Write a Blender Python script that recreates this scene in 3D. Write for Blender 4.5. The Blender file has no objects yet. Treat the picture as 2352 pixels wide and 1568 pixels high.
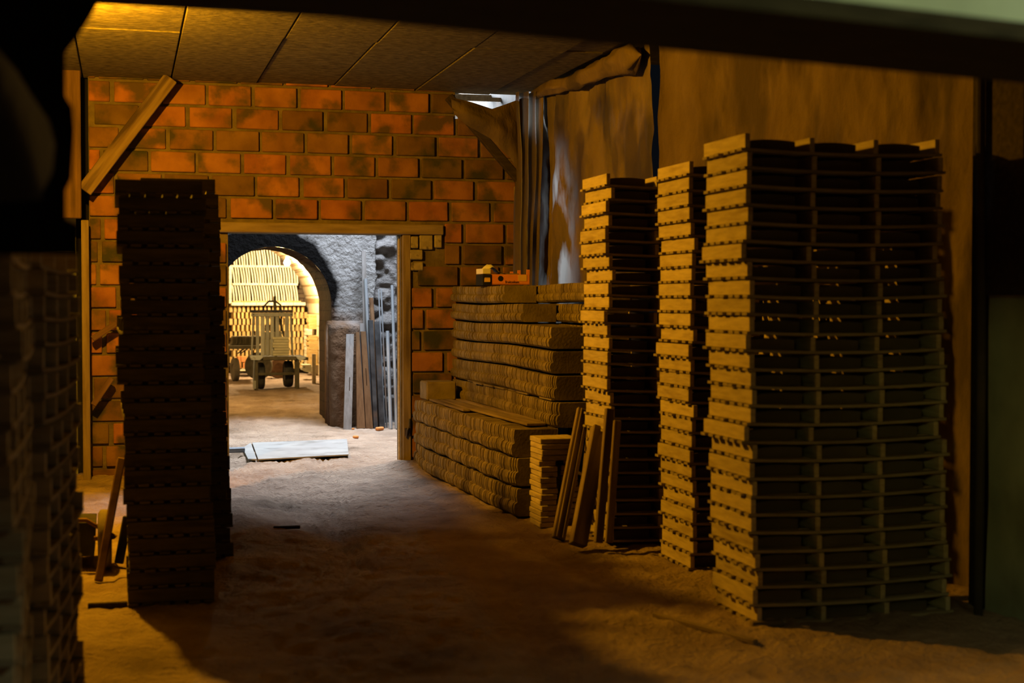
import bpy, math, random
import numpy as np
from mathutils import Vector, Matrix, Euler

R = math.radians
sc = bpy.context.scene
COL = sc.collection
rnd = random.Random(7)

# ------------------------------------------------------------------ camera
F = 3267.0                       # focal length in pixels of a 2352 x 1568 frame
EYE = 1.5
YAW, PITCH = R(15.25), R(1.65)
cam = bpy.data.objects.new('camera', bpy.data.cameras.new('camera'))
COL.objects.link(cam)
cam.data.sensor_width = 36.0
cam.data.lens = 36.0 * F / 2352.0
cam.data.clip_start = 0.05
cam.data.clip_end = 200
cam.location = (0, 0, EYE)
cam.rotation_euler = (R(90) - PITCH, 0, -YAW)
cam.data.dof.use_dof = True
cam.data.dof.focus_distance = 13.0
cam.data.dof.aperture_fstop = 2.2
sc.camera = cam

# ------------------------------------------------------------------ world and lights
w = bpy.data.worlds.new('world'); sc.world = w; w.use_nodes = True
w.node_tree.nodes['Background'].inputs[0].default_value = (0.55, 0.7, 1.0, 1)
w.node_tree.nodes['Background'].inputs[1].default_value = 0.004

def point(name, loc, power, color, radius):
    l = bpy.data.lights.new(name, 'POINT'); l.energy = power; l.color = color; l.shadow_soft_size = radius
    o = bpy.data.objects.new(name, l); COL.objects.link(o); o.location = loc
    return o
def area(name, loc, target, power, color, sx, sy, spread=180):
    l = bpy.data.lights.new(name, 'AREA'); l.energy = power; l.color = color; l.shape = 'RECTANGLE'; l.size = sx; l.size_y = sy; l.spread = R(spread)
    o = bpy.data.objects.new(name, l); COL.objects.link(o); o.location = loc
    o.rotation_euler = (Vector(target) - Vector(loc)).to_track_quat('-Z', 'Y').to_euler()
    return o
AMBER = (1.0, 0.46, 0.012)
point('store_room_bulb_light', (-0.50, 9.28, 3.12), 560, AMBER, 0.05)            # the bare bulb hanging over the left of the room
point('front_bulb_light', (3.3, 3.95, 2.97), 30, (1.0, 0.5, 0.06), 0.04)           # a second bulb behind the added light-blocking beam near the camera
area('passage_roof_opening', (2.9, 15.9, 4.3), (1.7, 12.6, 0), 640, (0.76, 0.87, 1.0), 1.4, 1.2)   # the open roof over the passage
area('tray_fill_daylight', (3.75, 3.4, 1.5), (-0.4, 4.2, 1.2), 0.22, (0.95, 1.0, 0.9), 0.4, 0.6, 60)  # unseen daylight fill added for the near left trays
area('wall_fill_daylight', (-0.45, 0.3, 2.3), (4.7, 5.3, 0.9), 1.0, (0.9, 1.0, 0.25), 0.4, 0.3, 36)  # unseen greenish fill added to light the wall at the right
area('lintel_fill_daylight', (2.3, 0.9, 3.1), (2.6, 2.7, 2.3), 16, (0.84, 1.0, 0.66), 0.5, 0.4)  # unseen fill added to brighten the plaster above the lintel
area('yard_daylight', (4.25, 12.0, 2.1), (3.6, 12.0, 2.0), 1.7, (0.85, 0.93, 1.0), 0.4, 1.2, 90)          # the yard behind the plastic sheets
point('kiln_front_bulb_light', (1.25, 19.3, 2.52), 150, (1.0, 0.70, 0.27), 0.05)

sc.view_settings.view_transform = 'Standard'
sc.view_settings.look = 'None'
sc.view_settings.exposure = 0.0
sc.view_settings.gamma = 1.0
sc.view_settings.use_curve_mapping = False
sc.cycles.max_bounces = 5
sc.cycles.diffuse_bounces = 1
sc.cycles.sample_clamp_indirect = 4.0
sc.cycles.use_denoising = True

# ------------------------------------------------------------------ helpers
def pix(px, py, Y):
    """World point on the plane y = Y that a pixel of the photograph looks at."""
    u = (px - 1176) / F; v = (784 - py) / F
    d = Vector((u, v, -1)); d.rotate(cam.rotation_euler)
    t = Y / d.y
    return Vector((d.x * t, Y, EYE + d.z * t))

def smooth_noise(x, y, seed=0):
    """Value noise, vectorised."""
    x = np.asarray(x, float); y = np.asarray(y, float)
    xi = np.floor(x).astype(np.int64); yi = np.floor(y).astype(np.int64)
    fx = x - xi; fy = y - yi
    fx = fx * fx * (3 - 2 * fx); fy = fy * fy * (3 - 2 * fy)
    def h(a, b):
        n = (a * 374761393 + b * 668265263 + seed * 974634777) & 0x7fffffff
        n = ((n ^ (n >> 13)) * 1274126177) & 0x7fffffff
        return ((n ^ (n >> 16)) & 0xffff) / 65535.0 - 0.5
    return (h(xi, yi) * (1 - fx) + h(xi + 1, yi) * fx) * (1 - fy) + (h(xi, yi + 1) * (1 - fx) + h(xi + 1, yi + 1) * fx) * fy

def floor_z(x, y):
    x = np.asarray(x, float); y = np.asarray(y, float)
    z = 0.030 * smooth_noise(x * 1.1, y * 1.1, 1) + 0.016 * smooth_noise(x * 4.1, y * 3.1, 2) + 0.020 * smooth_noise(x * 12, y * 8, 3) + 0.013 * smooth_noise(x * 30, y * 22, 4)
    z = z - 0.008
    z = z + np.clip((x - 1.7) / .7, 0, 1) * np.clip((9.0 - y) / 1.0, 0, 1) * (0.022 * smooth_noise(x * 9 + 3, y * 6, 5) + 0.012 * smooth_noise(x * 22, y * 15, 6))
    z = z + 0.10 * np.clip((y - 16.6) / 2.4, 0, 1)
    # sand heap at the foot of the door post, ruts of tyres leading through the door
    z = z + 0.07 * np.exp(-(((x - 2.42) / 0.28) ** 2 + ((y - 12.55) / 0.3) ** 2))
    z = z + 0.05 * np.exp(-(((x - 0.75) / 0.18) ** 2 + ((y - 9.9) / 1.1) ** 2))
    m = np.clip((y - 7.5) / 1.0, 0, 1) * np.clip((16.5 - y) / 1.0, 0, 1)
    for cx, k in ((1.05, 0.055), (1.42, -0.02), (1.72, -0.10)):
        c = cx + (12.5 - y) * k + 0.03 * np.sin(y * 1.3 + cx * 7)
        d = x - c
        rut = np.exp(-(d / 0.10) ** 4)
        z = z + m * rut * (-0.016 + 0.010 * np.cos(d * 2 * math.pi / 0.05))
    c = 2.0 + (7.2 - y) * -0.16
    d = x - c
    z = z + np.exp(-(d / 0.13) ** 4) * np.clip((7.4 - y) / .5, 0, 1) * (-0.010 + 0.008 * np.cos(d * 2 * math.pi / 0.055))
    return z
def fz(x, y): return float(floor_z(np.array([x]), np.array([y]))[0])

class MB:
    """Collects shapes that become ONE mesh."""
    def __init__(s): s.v = []; s.f = []; s.mi = []; s.tint = []; s.m = 0; s.t = (1, 1, 1, 1)
    def add(s, vs, fs, M=None):
        b = len(s.v)
        for p in vs:
            p = Vector(p)
            s.v.append(tuple(M @ p) if M is not None else tuple(p))
        for f in fs:
            s.f.append(tuple(b + i for i in f)); s.mi.append(s.m); s.tint.append(s.t)
    def box(s, c, size, bevel=0.0, M=None, taper=None):
        a = [k / 2 for k in size]
        T = Matrix.Translation(c) if M is None else M @ Matrix.Translation(c)
        if bevel <= 0:
            vs = [(x * a[0], y * a[1], z * a[2]) for x in (-1, 1) for y in (-1, 1) for z in (-1, 1)]
            fs = [(0, 1, 3, 2), (4, 6, 7, 5), (0, 4, 5, 1), (2, 3, 7, 6), (0, 2, 6, 4), (1, 5, 7, 3)]
            s.add(vs, fs, T); return
        bv = min(bevel, min(a) * 0.9)
        vs = []; idx = {}
        for ci in range(8):
            sg = [1 if ci & (1 << k) else -1 for k in range(3)]
            for ax in range(3):
                idx[(ci, ax)] = len(vs)
                vs.append(tuple(sg[k] * (a[k] if k == ax else a[k] - bv) for k in range(3)))
        fs = []
        for ax in range(3):
            o1, o2 = [k for k in range(3) if k != ax]
            for sgn in (0, 1):
                q = [(0, 0), (1, 0), (1, 1), (0, 1)]
                fs.append([idx[((sgn << ax) | (i << o1) | (j << o2), ax)] for i, j in q])
        for k in range(3):
            p, q = [t for t in range(3) if t != k]
            for i in (0, 1):
                for j in (0, 1):
                    c1 = (i << p) | (j << q); c2 = c1 | (1 << k)
                    fs.append([idx[(c1, p)], idx[(c2, p)], idx[(c2, q)], idx[(c1, q)]])
        for ci in range(8): fs.append([idx[(ci, 0)], idx[(ci, 1)], idx[(ci, 2)]])
        out = []
        for f in fs:
            P = [Vector(vs[i]) for i in f]
            n = (P[1] - P[0]).cross(P[2] - P[0]); ctr = sum(P, Vector()) / len(P)
            out.append(tuple(f) if n.dot(ctr) > 0 else tuple(reversed(f)))
        s.add(vs, out, T)
    def beam(s, p0, p1, wx, wy, bevel=0.004, side=Vector((0, 1, 0))):
        """A squared bar from p0 to p1; wy is its size along `side`."""
        p0 = Vector(p0); p1 = Vector(p1); z = (p1 - p0).normalized()
        y = (side - z * side.dot(z)).normalized(); x = y.cross(z)
        M = Matrix.Translation((p0 + p1) / 2) @ Matrix((x, y, z)).transposed().to_4x4()
        s.box((0, 0, 0), (wx, wy, (p1 - p0).length), bevel, M)
    def tube(s, pts, r, n=12, cap=True):
        pts = [Vector(p) for p in pts]; rings = []
        rr = r if isinstance(r, (list, tuple)) else [r] * len(pts)
        vs = []
        for i, p in enumerate(pts):
            d = (pts[min(i + 1, len(pts) - 1)] - pts[max(i - 1, 0)]).normalized()
            a = Vector((0, 0, 1)) if abs(d.z) < 0.9 else Vector((1, 0, 0))
            x = d.cross(a).normalized(); y = d.cross(x)
            for k in range(n):
                t = 2 * math.pi * k / n
                vs.append(p + (x * math.cos(t) + y * math.sin(t)) * rr[i])
        fs = [(i * n + k, i * n + (k + 1) % n, (i + 1) * n + (k + 1) % n, (i + 1) * n + k) for i in range(len(pts) - 1) for k in range(n)]
        if cap: fs += [tuple(range(n))[::-1], tuple((len(pts) - 1) * n + k for k in range(n))]
        s.add(vs, fs)
    def lathe(s, prof, n=24, M=None):
        """prof: (radius, height) along local z."""
        vs = []; fs = []
        for r, z in prof:
            for k in range(n):
                t = 2 * math.pi * k / n
                vs.append((r * math.cos(t), r * math.sin(t), z))
        m = len(prof)
        for i in range(m - 1):
            for k in range(n): fs.append((i * n + k, i * n + (k + 1) % n, (i + 1) * n + (k + 1) % n, (i + 1) * n + k))
        s.add(vs, fs, M)
    def grid(s, P, nu, nv):
        """P: list of nu*nv points, u fastest."""
        fs = [(j * nu + i, j * nu + i + 1, (j + 1) * nu + i + 1, (j + 1) * nu + i) for j in range(nv - 1) for i in range(nu - 1)]
        s.add(P, fs)
    def prism(s, outline, y0, y1):
        """Outline of (x, z) extruded along y."""
        n = len(outline)
        vs = [(x, y0, z) for x, z in outline] + [(x, y1, z) for x, z in outline]
        fs = [(i, (i + 1) % n, n + (i + 1) % n, n + i) for i in range(n)] + [tuple(range(n))[::-1], tuple(range(n, 2 * n))]
        s.add(vs, fs)
    def mesh(s, name, mats, smooth=False):
        me = bpy.data.meshes.new(name)
        me.from_pydata(s.v, [], s.f)
        for m in (mats if isinstance(mats, (list, tuple)) else [mats]): me.materials.append(m)
        me.polygons.foreach_set('material_index', s.mi)
        if smooth: me.polygons.foreach_set('use_smooth', [True] * len(s.f))
        if any(t != (1, 1, 1, 1) for t in s.tint):
            at = me.attributes.new('tint', 'FLOAT_COLOR', 'CORNER')
            data = []
            for f, t in zip(s.f, s.tint): data.extend(list(t) * len(f))
            at.data.foreach_set('color', data)
        me.update()
        return me
    def build(s, name, mats, parent=None, smooth=False, loc=None, rot=None):
        return put(name, s.mesh(name, mats, smooth), parent, loc, rot)

def put(name, me, parent=None, loc=None, rot=None):
    o = bpy.data.objects.new(name, me); COL.objects.link(o)
    if parent: o.parent = parent
    if loc is not None: o.location = loc
    if rot is not None: o.rotation_euler = rot
    return o
def tag(o, label, cat, group=None, kind=None):
    if label: o['label'] = label
    if cat: o['category'] = cat
    if group: o['group'] = group
    o['kind'] = kind or 'thing'
    return o
def thing(name, label, cat, loc=(0, 0, 0), rz=0, group=None):
    o = bpy.data.objects.new(name, None); COL.objects.link(o); o.empty_display_size = 0.05
    o.location = loc; o.rotation_euler = (0, 0, rz)
    return tag(o, label, cat, group)
def struct(o, label=None, cat='structure'):
    o['kind'] = 'structure'
    if label: o['label'] = label; o['category'] = cat
    return o
def dup(o, parent=None):
    c = o.copy(); COL.objects.link(c); c.parent = parent
    for ch in o.children: dup(ch, c)
    return c
ONES = 'zero first second third fourth fifth sixth seventh eighth ninth tenth eleventh twelfth thirteenth fourteenth fifteenth sixteenth seventeenth eighteenth nineteenth'.split()
TENS = {20: ('twentieth', 'twenty'), 30: ('thirtieth', 'thirty'), 40: ('fortieth', 'forty'), 50: ('fiftieth', 'fifty'), 60: ('sixtieth', 'sixty'), 70: ('seventieth', 'seventy'), 80: ('eightieth', 'eighty'), 90: ('ninetieth', 'ninety')}
def nth(n):
    if n < 20: return ONES[n]
    if n >= 100: return 'hundredth' if n == 100 else 'hundred-and-' + nth(n - 100)
    t = n // 10 * 10
    return TENS[t][0] if n == t else TENS[t][1] + '-' + ONES[n - t]

# ------------------------------------------------------------------ materials
def pmat(name, c1, c2, scale=6, stretch=(1, 1, 1), bump=0.25, bscale=30, bdist=0.01, rough=0.9, metal=0.0, detail=6, c3=None, c3scale=2.0, c3at=0.62, vary=0.18, tint=False, spec=0.2, k=0.6):
    c1 = tuple(v * k for v in c1); c2 = tuple(v * k for v in c2); c3 = tuple(v * k for v in c3) if c3 else None
    m = bpy.data.materials.new(name); m.use_nodes = True
    nt = m.node_tree; N = nt.nodes; L = nt.links
    b = N['Principled BSDF']; b.inputs['Roughness'].default_value = rough; b.inputs['Metallic'].default_value = metal
    b.inputs['Specular IOR Level'].default_value = spec
    tc = N.new('ShaderNodeTexCoord'); oi = N.new('ShaderNodeObjectInfo')
    add = N.new('ShaderNodeVectorMath'); add.operation = 'ADD'
    mul = N.new('ShaderNodeVectorMath'); mul.operation = 'SCALE'; mul.inputs[0].default_value = (37.1, 17.7, 23.3)
    L.new(oi.outputs['Random'], mul.inputs['Scale'])
    L.new(tc.outputs['Object'], add.inputs[0]); L.new(mul.outputs[0], add.inputs[1])
    mp = N.new('ShaderNodeMapping'); mp.inputs['Scale'].default_value = stretch; L.new(add.outputs[0], mp.inputs[0])
    n1 = N.new('ShaderNodeTexNoise'); n1.inputs['Scale'].default_value = scale; n1.inputs['Detail'].default_value = detail; L.new(mp.outputs[0], n1.inputs['Vector'])
    cr = N.new('ShaderNodeValToRGB'); cr.color_ramp.elements[0].position = 0.32; cr.color_ramp.elements[1].position = 0.68
    cr.color_ramp.elements[0].color = (*c1, 1); cr.color_ramp.elements[1].color = (*c2, 1)
    L.new(n1.outputs['Fac'], cr.inputs[0]); col = cr.outputs[0]
    if c3:
        n3 = N.new('ShaderNodeTexNoise'); n3.inputs['Scale'].default_value = c3scale; n3.inputs['Detail'].default_value = 5; L.new(mp.outputs[0], n3.inputs['Vector'])
        r3 = N.new('ShaderNodeValToRGB'); r3.color_ramp.elements[0].position = c3at - 0.08; r3.color_ramp.elements[1].position = c3at + 0.08; L.new(n3.outputs['Fac'], r3.inputs[0])
        mx = N.new('ShaderNodeMixRGB'); mx.inputs[2].default_value = (*c3, 1); L.new(r3.outputs[0], mx.inputs[0]); L.new(col, mx.inputs[1]); col = mx.outputs[0]
    if tint:
        at = N.new('ShaderNodeAttribute'); at.attribute_name = 'tint'
        mt = N.new('ShaderNodeMixRGB'); mt.blend_type = 'MULTIPLY'; mt.inputs[0].default_value = 1; L.new(col, mt.inputs[1]); L.new(at.outputs['Color'], mt.inputs[2]); col = mt.outputs[0]
    if vary:
        mr = N.new('ShaderNodeMapRange'); mr.inputs['To Min'].default_value = 1 - vary; mr.inputs['To Max'].default_value = 1 + vary; L.new(oi.outputs['Random'], mr.inputs['Value'])
        vs = N.new('ShaderNodeVectorMath'); vs.operation = 'SCALE'; L.new(col, vs.inputs[0]); L.new(mr.outputs[0], vs.inputs['Scale']); col = vs.outputs[0]
    L.new(col, b.inputs['Base Color'])
    if bump:
        n2 = N.new('ShaderNodeTexNoise'); n2.inputs['Scale'].default_value = bscale; n2.inputs['Detail'].default_value = 8; n2.inputs['Roughness'].default_value = 0.6; L.new(mp.outputs[0], n2.inputs['Vector'])
        bp = N.new('ShaderNodeBump'); bp.inputs['Strength'].default_value = bump; bp.inputs['Distance'].default_value = bdist; L.new(n2.outputs['Fac'], bp.inputs['Height']); L.new(bp.outputs[0], b.inputs['Normal'])
    return m

M = {}
M['brick'] = pmat('hollow_brick', (0.38, 0.15, 0.05), (0.70, 0.285, 0.08), 4, bump=0.5, bscale=45, bdist=0.008, c3=(0.17, 0.115, 0.055), c3scale=4.2, c3at=0.56, vary=0, tint=True)
M['mortar'] = pmat('mortar', (0.19, 0.14, 0.075), (0.34, 0.25, 0.13), 9, bump=0.7, bscale=40, bdist=0.012, vary=0)
M['dirt'] = pmat('dirt_floor', (0.62, 0.43, 0.31), (0.98, 0.72, 0.54), 3.2, bump=1.0, bscale=26, bdist=0.05, c3=(0.42, 0.29, 0.20), c3scale=1.6, vary=0, detail=10)
M['plank'] = pmat('weathered_wood', (0.30, 0.21, 0.12), (0.50, 0.37, 0.22), 5, stretch=(5, 5, 0.5), bump=0.3, bscale=22, c3=(0.13, 0.085, 0.05), c3scale=1.5, vary=0.12)
M['brace_wood'] = pmat('brace_wood', (0.24, 0.15, 0.08), (0.40, 0.27, 0.15), 5, stretch=(5, 5, 0.5), bump=0.3, bscale=22, c3=(0.11, 0.07, 0.04), c3scale=2.2, c3at=.54)
M['brown_wood'] = pmat('brown_wood', (0.20, 0.11, 0.055), (0.34, 0.19, 0.095), 5, stretch=(5, 5, 0.5), bump=0.3, bscale=22, c3=(0.10, 0.06, 0.03), c3scale=1.5)
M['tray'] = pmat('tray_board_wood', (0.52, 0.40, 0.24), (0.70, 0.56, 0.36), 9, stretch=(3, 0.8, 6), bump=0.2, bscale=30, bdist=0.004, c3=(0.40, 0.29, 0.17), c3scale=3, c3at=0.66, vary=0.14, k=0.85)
M['shaded_tray'] = pmat('shaded_tray_wood', (0.16, 0.13, 0.085), (0.24, 0.19, 0.125), 9, stretch=(3, 0.8, 6), bump=0.2, bscale=30, bdist=0.004, c3=(0.10, 0.08, 0.05), c3scale=3, vary=0.2)  # tray wood darkened, putting the left stacks' shade into the colour
M['slat'] = pmat('tray_slat_wood', (0.48, 0.37, 0.24), (0.66, 0.53, 0.36), 9, stretch=(0.8, 6, 6), bump=0.2, bscale=30, bdist=0.004, vary=0.15)
M['clay'] = pmat('dry_clay', (0.42, 0.30, 0.19), (0.54, 0.40, 0.26), 6, bump=0.2, bscale=40, bdist=0.004, k=0.28)
M['rooftile'] = pmat('grey_clay_tile', (0.25, 0.185, 0.095), (0.50, 0.38, 0.20), 4, bump=0.55, bscale=55, bdist=0.008, c3=(0.24, 0.17, 0.09), c3scale=6, c3at=0.6, vary=0.30)
M['tile_face'] = pmat('tile_end_face', (0.20, 0.16, 0.09), (0.30, 0.24, 0.13), 3, bump=0.3, bscale=30, bdist=0.004, c3=(0.11, 0.09, 0.05), c3scale=5, c3at=0.55, vary=0.1)
M['ceiling'] = pmat('fibre_board', (0.14, 0.11, 0.05), (0.42, 0.34, 0.16), 40, stretch=(0.35, 1, 1), bump=0.9, bscale=36, bdist=0.03, vary=0, detail=8)
M['dark_wood'] = pmat('dark_wood', (0.05, 0.035, 0.02), (0.10, 0.07, 0.04), 6, stretch=(1, 6, 6), bump=0.2)
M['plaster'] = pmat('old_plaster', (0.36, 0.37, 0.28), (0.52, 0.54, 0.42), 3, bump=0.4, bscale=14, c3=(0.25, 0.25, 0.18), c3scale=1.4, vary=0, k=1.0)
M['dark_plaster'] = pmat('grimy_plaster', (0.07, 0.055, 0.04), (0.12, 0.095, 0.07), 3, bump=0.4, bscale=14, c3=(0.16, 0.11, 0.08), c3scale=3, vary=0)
M['steel'] = pmat('grey_steel', (0.22, 0.24, 0.27), (0.36, 0.38, 0.42), 5, stretch=(1, 1, .3), bump=0.1, bscale=40, rough=0.45, metal=0.4, c3=(0.25, 0.2, 0.17), c3scale=3, c3at=0.66, vary=.1, k=1.0)
M['rust'] = pmat('rusty_iron', (0.22, 0.11, 0.055), (0.44, 0.25, 0.13), 6, bump=0.3, bscale=40, bdist=0.004, rough=0.75, metal=0.2, vary=.1)
M['iron'] = pmat('black_iron', (0.05, 0.05, 0.055), (0.13, 0.13, 0.14), 8, bump=0.3, bscale=40, bdist=0.004, rough=0.55, metal=0.4, c3=(0.16, 0.10, 0.07), c3scale=4, vary=.1)
M['rubber'] = pmat('tyre_rubber', (0.06, 0.055, 0.05), (0.13, 0.12, 0.105), 12, bump=0.3, bscale=40, bdist=0.004, rough=0.85)
M['dusty_rubber'] = pmat('dusty_tyre', (0.30, 0.24, 0.17), (0.44, 0.36, 0.26), 12, bump=0.4, bscale=40, bdist=0.004)
M['cartwood'] = pmat('painted_grey_wood', (0.42, 0.40, 0.33), (0.58, 0.55, 0.46), 10, stretch=(2, 2, .5), bump=0.2, bscale=40, bdist=0.003, k=1.0)
M['darkframe'] = pmat('oily_frame', (0.10, 0.085, 0.05), (0.17, 0.14, 0.09), 10, bump=0.2, k=1.0)
M['slab'] = pmat('pale_clay_slab', (0.66, 0.58, 0.36), (0.78, 0.70, 0.46), 10, bump=0.3, bscale=50, bdist=0.004, vary=.08, k=1.0)
M['kiln_tile'] = pmat('fired_yellow_tile', (0.84, 0.72, 0.44), (0.92, 0.82, 0.58), 8, bump=0.2, bscale=40, bdist=0.003, vary=.1, k=1.0)
M['kiln_clay'] = pmat('fired_amber_brick', (0.60, 0.36, 0.11), (0.78, 0.52, 0.20), 8, bump=0.2, bscale=40, bdist=0.003, vary=.14, k=1.0)
M['kiln_orange'] = pmat('fired_orange_brick', (0.60, 0.22, 0.06), (0.72, 0.30, 0.10), 8, bump=0.2, vary=.1, k=1.0)
M['rag'] = pmat('whitened_board', (0.62, 0.62, 0.58), (0.78, 0.78, 0.72), 8, bump=0.4, bscale=30, c3=(0.3, 0.25, 0.2), c3scale=9, k=1.0)
M['plate'] = pmat('dusty_plate', (0.48, 0.46, 0.45), (0.62, 0.60, 0.58), 3, bump=.2, bscale=20, c3=(.36, .34, .32), c3scale=4, vary=0)
M['crate'] = pmat('orange_card', (0.80, 0.26, 0.035), (0.88, 0.32, 0.05), 10, bump=0.05, vary=0, k=1.0)
M['crate_dark'] = pmat('black_print', (0.02, 0.02, 0.015), (0.03, 0.03, 0.02), 10, bump=0.0, vary=0)
M['crate_yellow'] = pmat('yellow_print', (0.85, 0.50, 0.10), (0.90, 0.56, 0.14), 10, bump=0.0, vary=0, k=1.0)
M['crate_white'] = pmat('white_card', (0.78, 0.72, 0.66), (0.84, 0.78, 0.72), 10, bump=0.0, vary=0, k=1.0)
M['rubble'] = pmat('rubble_stone', (0.18, 0.155, 0.15), (0.42, 0.40, 0.39), 3, bump=1.0, bscale=9, bdist=0.08, c3=(0.10, 0.085, 0.08), c3scale=3, c3at=.58, vary=0)
M['brick_pale'] = pmat('worn_small_brick', (0.42, 0.34, 0.20), (0.62, 0.50, 0.30), 20, bump=0.5, bscale=60, bdist=0.006, c3=(0.2, 0.15, 0.08), c3scale=14, vary=.1)
M['lit_bulb'] = bpy.data.materials.new('glowing_bulb'); M['lit_bulb'].use_nodes = True
_b = M['lit_bulb'].node_tree.nodes['Principled BSDF']
_b.inputs['Emission Color'].default_value = (1.0, 0.76, 0.42, 1); _b.inputs['Emission Strength'].default_value = 3400

def cloth(name, c1, c2, trans, scale=2.0, patch=None):
    m = pmat(name, c1, c2, scale, stretch=(1, 1, 0.45), bump=0.6, bscale=6, bdist=0.06, c3=patch, c3scale=2.6, c3at=0.53, vary=0, detail=9)
    nt = m.node_tree; N = nt.nodes; L = nt.links; b = N['Principled BSDF']; out = N['Material Output']
    tr = N.new('ShaderNodeBsdfTranslucent'); tr.inputs[0].default_value = (0.85, 0.85, 0.82, 1)
    n = N.new('ShaderNodeTexNoise'); n.inputs['Scale'].default_value = 2.2; n.inputs['Detail'].default_value = 6
    tcn = N.new('ShaderNodeTexCoord'); mp = N.new('ShaderNodeMapping'); mp.inputs['Scale'].default_value = (1, 1, .5)
    L.new(tcn.outputs['Object'], mp.inputs[0]); L.new(mp.outputs[0], n.inputs['Vector'])
    cr = N.new('ShaderNodeValToRGB'); cr.color_ramp.elements[0].position = 0.47; cr.color_ramp.elements[1].position = 0.58
    cr.color_ramp.elements[0].color = (0, 0, 0, 1); cr.color_ramp.elements[1].color = (trans, trans, trans, 1)
    L.new(n.outputs['Fac'], cr.inputs[0])
    mix = N.new('ShaderNodeMixShader'); L.new(cr.outputs[0], mix.inputs[0]); L.new(b.outputs[0], mix.inputs[1]); L.new(tr.outputs[0], mix.inputs[2]); L.new(mix.outputs[0], out.inputs[0])
    return m
M['tarp'] = cloth('dusty_brown_plastic', (0.22, 0.145, 0.07), (0.38, 0.26, 0.135), 0.0, 3.0, (0.15, 0.105, 0.06))
M['tarp_clear'] = cloth('translucent_plastic', (0.26, 0.175, 0.09), (0.42, 0.30, 0.16), 0.6, 2.4, (0.20, 0.15, 0.08))
M['grey_sheet'] = cloth('grey_plastic', (0.30, 0.29, 0.27), (0.42, 0.41, 0.38), 0.0, 2.0)
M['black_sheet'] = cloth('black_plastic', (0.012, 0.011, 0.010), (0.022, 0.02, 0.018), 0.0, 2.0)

def brickmat(name, c1, c2, mortar, scale, swap=None, soot=False):
    m = bpy.data.materials.new(name); m.use_nodes = True; nt = m.node_tree; N = nt.nodes; L = nt.links; b = N['Principled BSDF']
    b.inputs['Roughness'].default_value = .9; b.inputs['Specular IOR Level'].default_value = .15
    tc = N.new('ShaderNodeTexCoord'); mp = N.new('ShaderNodeMapping')
    if swap: mp.inputs['Rotation'].default_value = swap
    L.new(tc.outputs['Object'], mp.inputs[0])
    bt = N.new('ShaderNodeTexBrick'); bt.inputs['Scale'].default_value = scale; bt.inputs['Color1'].default_value = (*c1, 1); bt.inputs['Color2'].default_value = (*c2, 1); bt.inputs['Mortar'].default_value = (*mortar, 1)
    bt.inputs['Mortar Size'].default_value = 0.022; bt.inputs['Brick Width'].default_value = 0.5; bt.inputs['Row Height'].default_value = 0.2
    L.new(mp.outputs[0], bt.inputs['Vector']); L.new(bt.outputs['Color'], b.inputs['Base Color'])
    n = N.new('ShaderNodeTexNoise'); n.inputs['Scale'].default_value = 18; n.inputs['Detail'].default_value = 6; L.new(tc.outputs['Object'], n.inputs['Vector'])
    ad = N.new('ShaderNodeMath'); ad.operation = 'MULTIPLY_ADD'; ad.inputs[1].default_value = -1.2; L.new(bt.outputs['Fac'], ad.inputs[0]); L.new(n.outputs['Fac'], ad.inputs[2])
    bp = N.new('ShaderNodeBump'); bp.inputs['Strength'].default_value = .8; bp.inputs['Distance'].default_value = .02; L.new(ad.outputs[0], bp.inputs['Height']); L.new(bp.outputs[0], b.inputs['Normal'])
    return m
M['kiln_brick'] = brickmat('kiln_vault_brick', (0.78, 0.62, 0.38), (0.84, 0.68, 0.42), (0.45, 0.28, 0.12), 2.2, (R(90), 0, R(90)))
M['kiln_back'] = brickmat('kiln_back_brick', (0.09, 0.06, 0.035), (0.12, 0.08, 0.045), (0.05, 0.03, 0.02), 2.2, (R(90), 0, 0))  # kept dark so the gaps between the kiln tiles look shaded
M['sooty_brick'] = brickmat('sooty_brick', (0.035, 0.02, 0.014), (0.055, 0.03, 0.02), (0.02, 0.012, 0.01), 4.0, (R(90), 0, R(90)))

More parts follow.
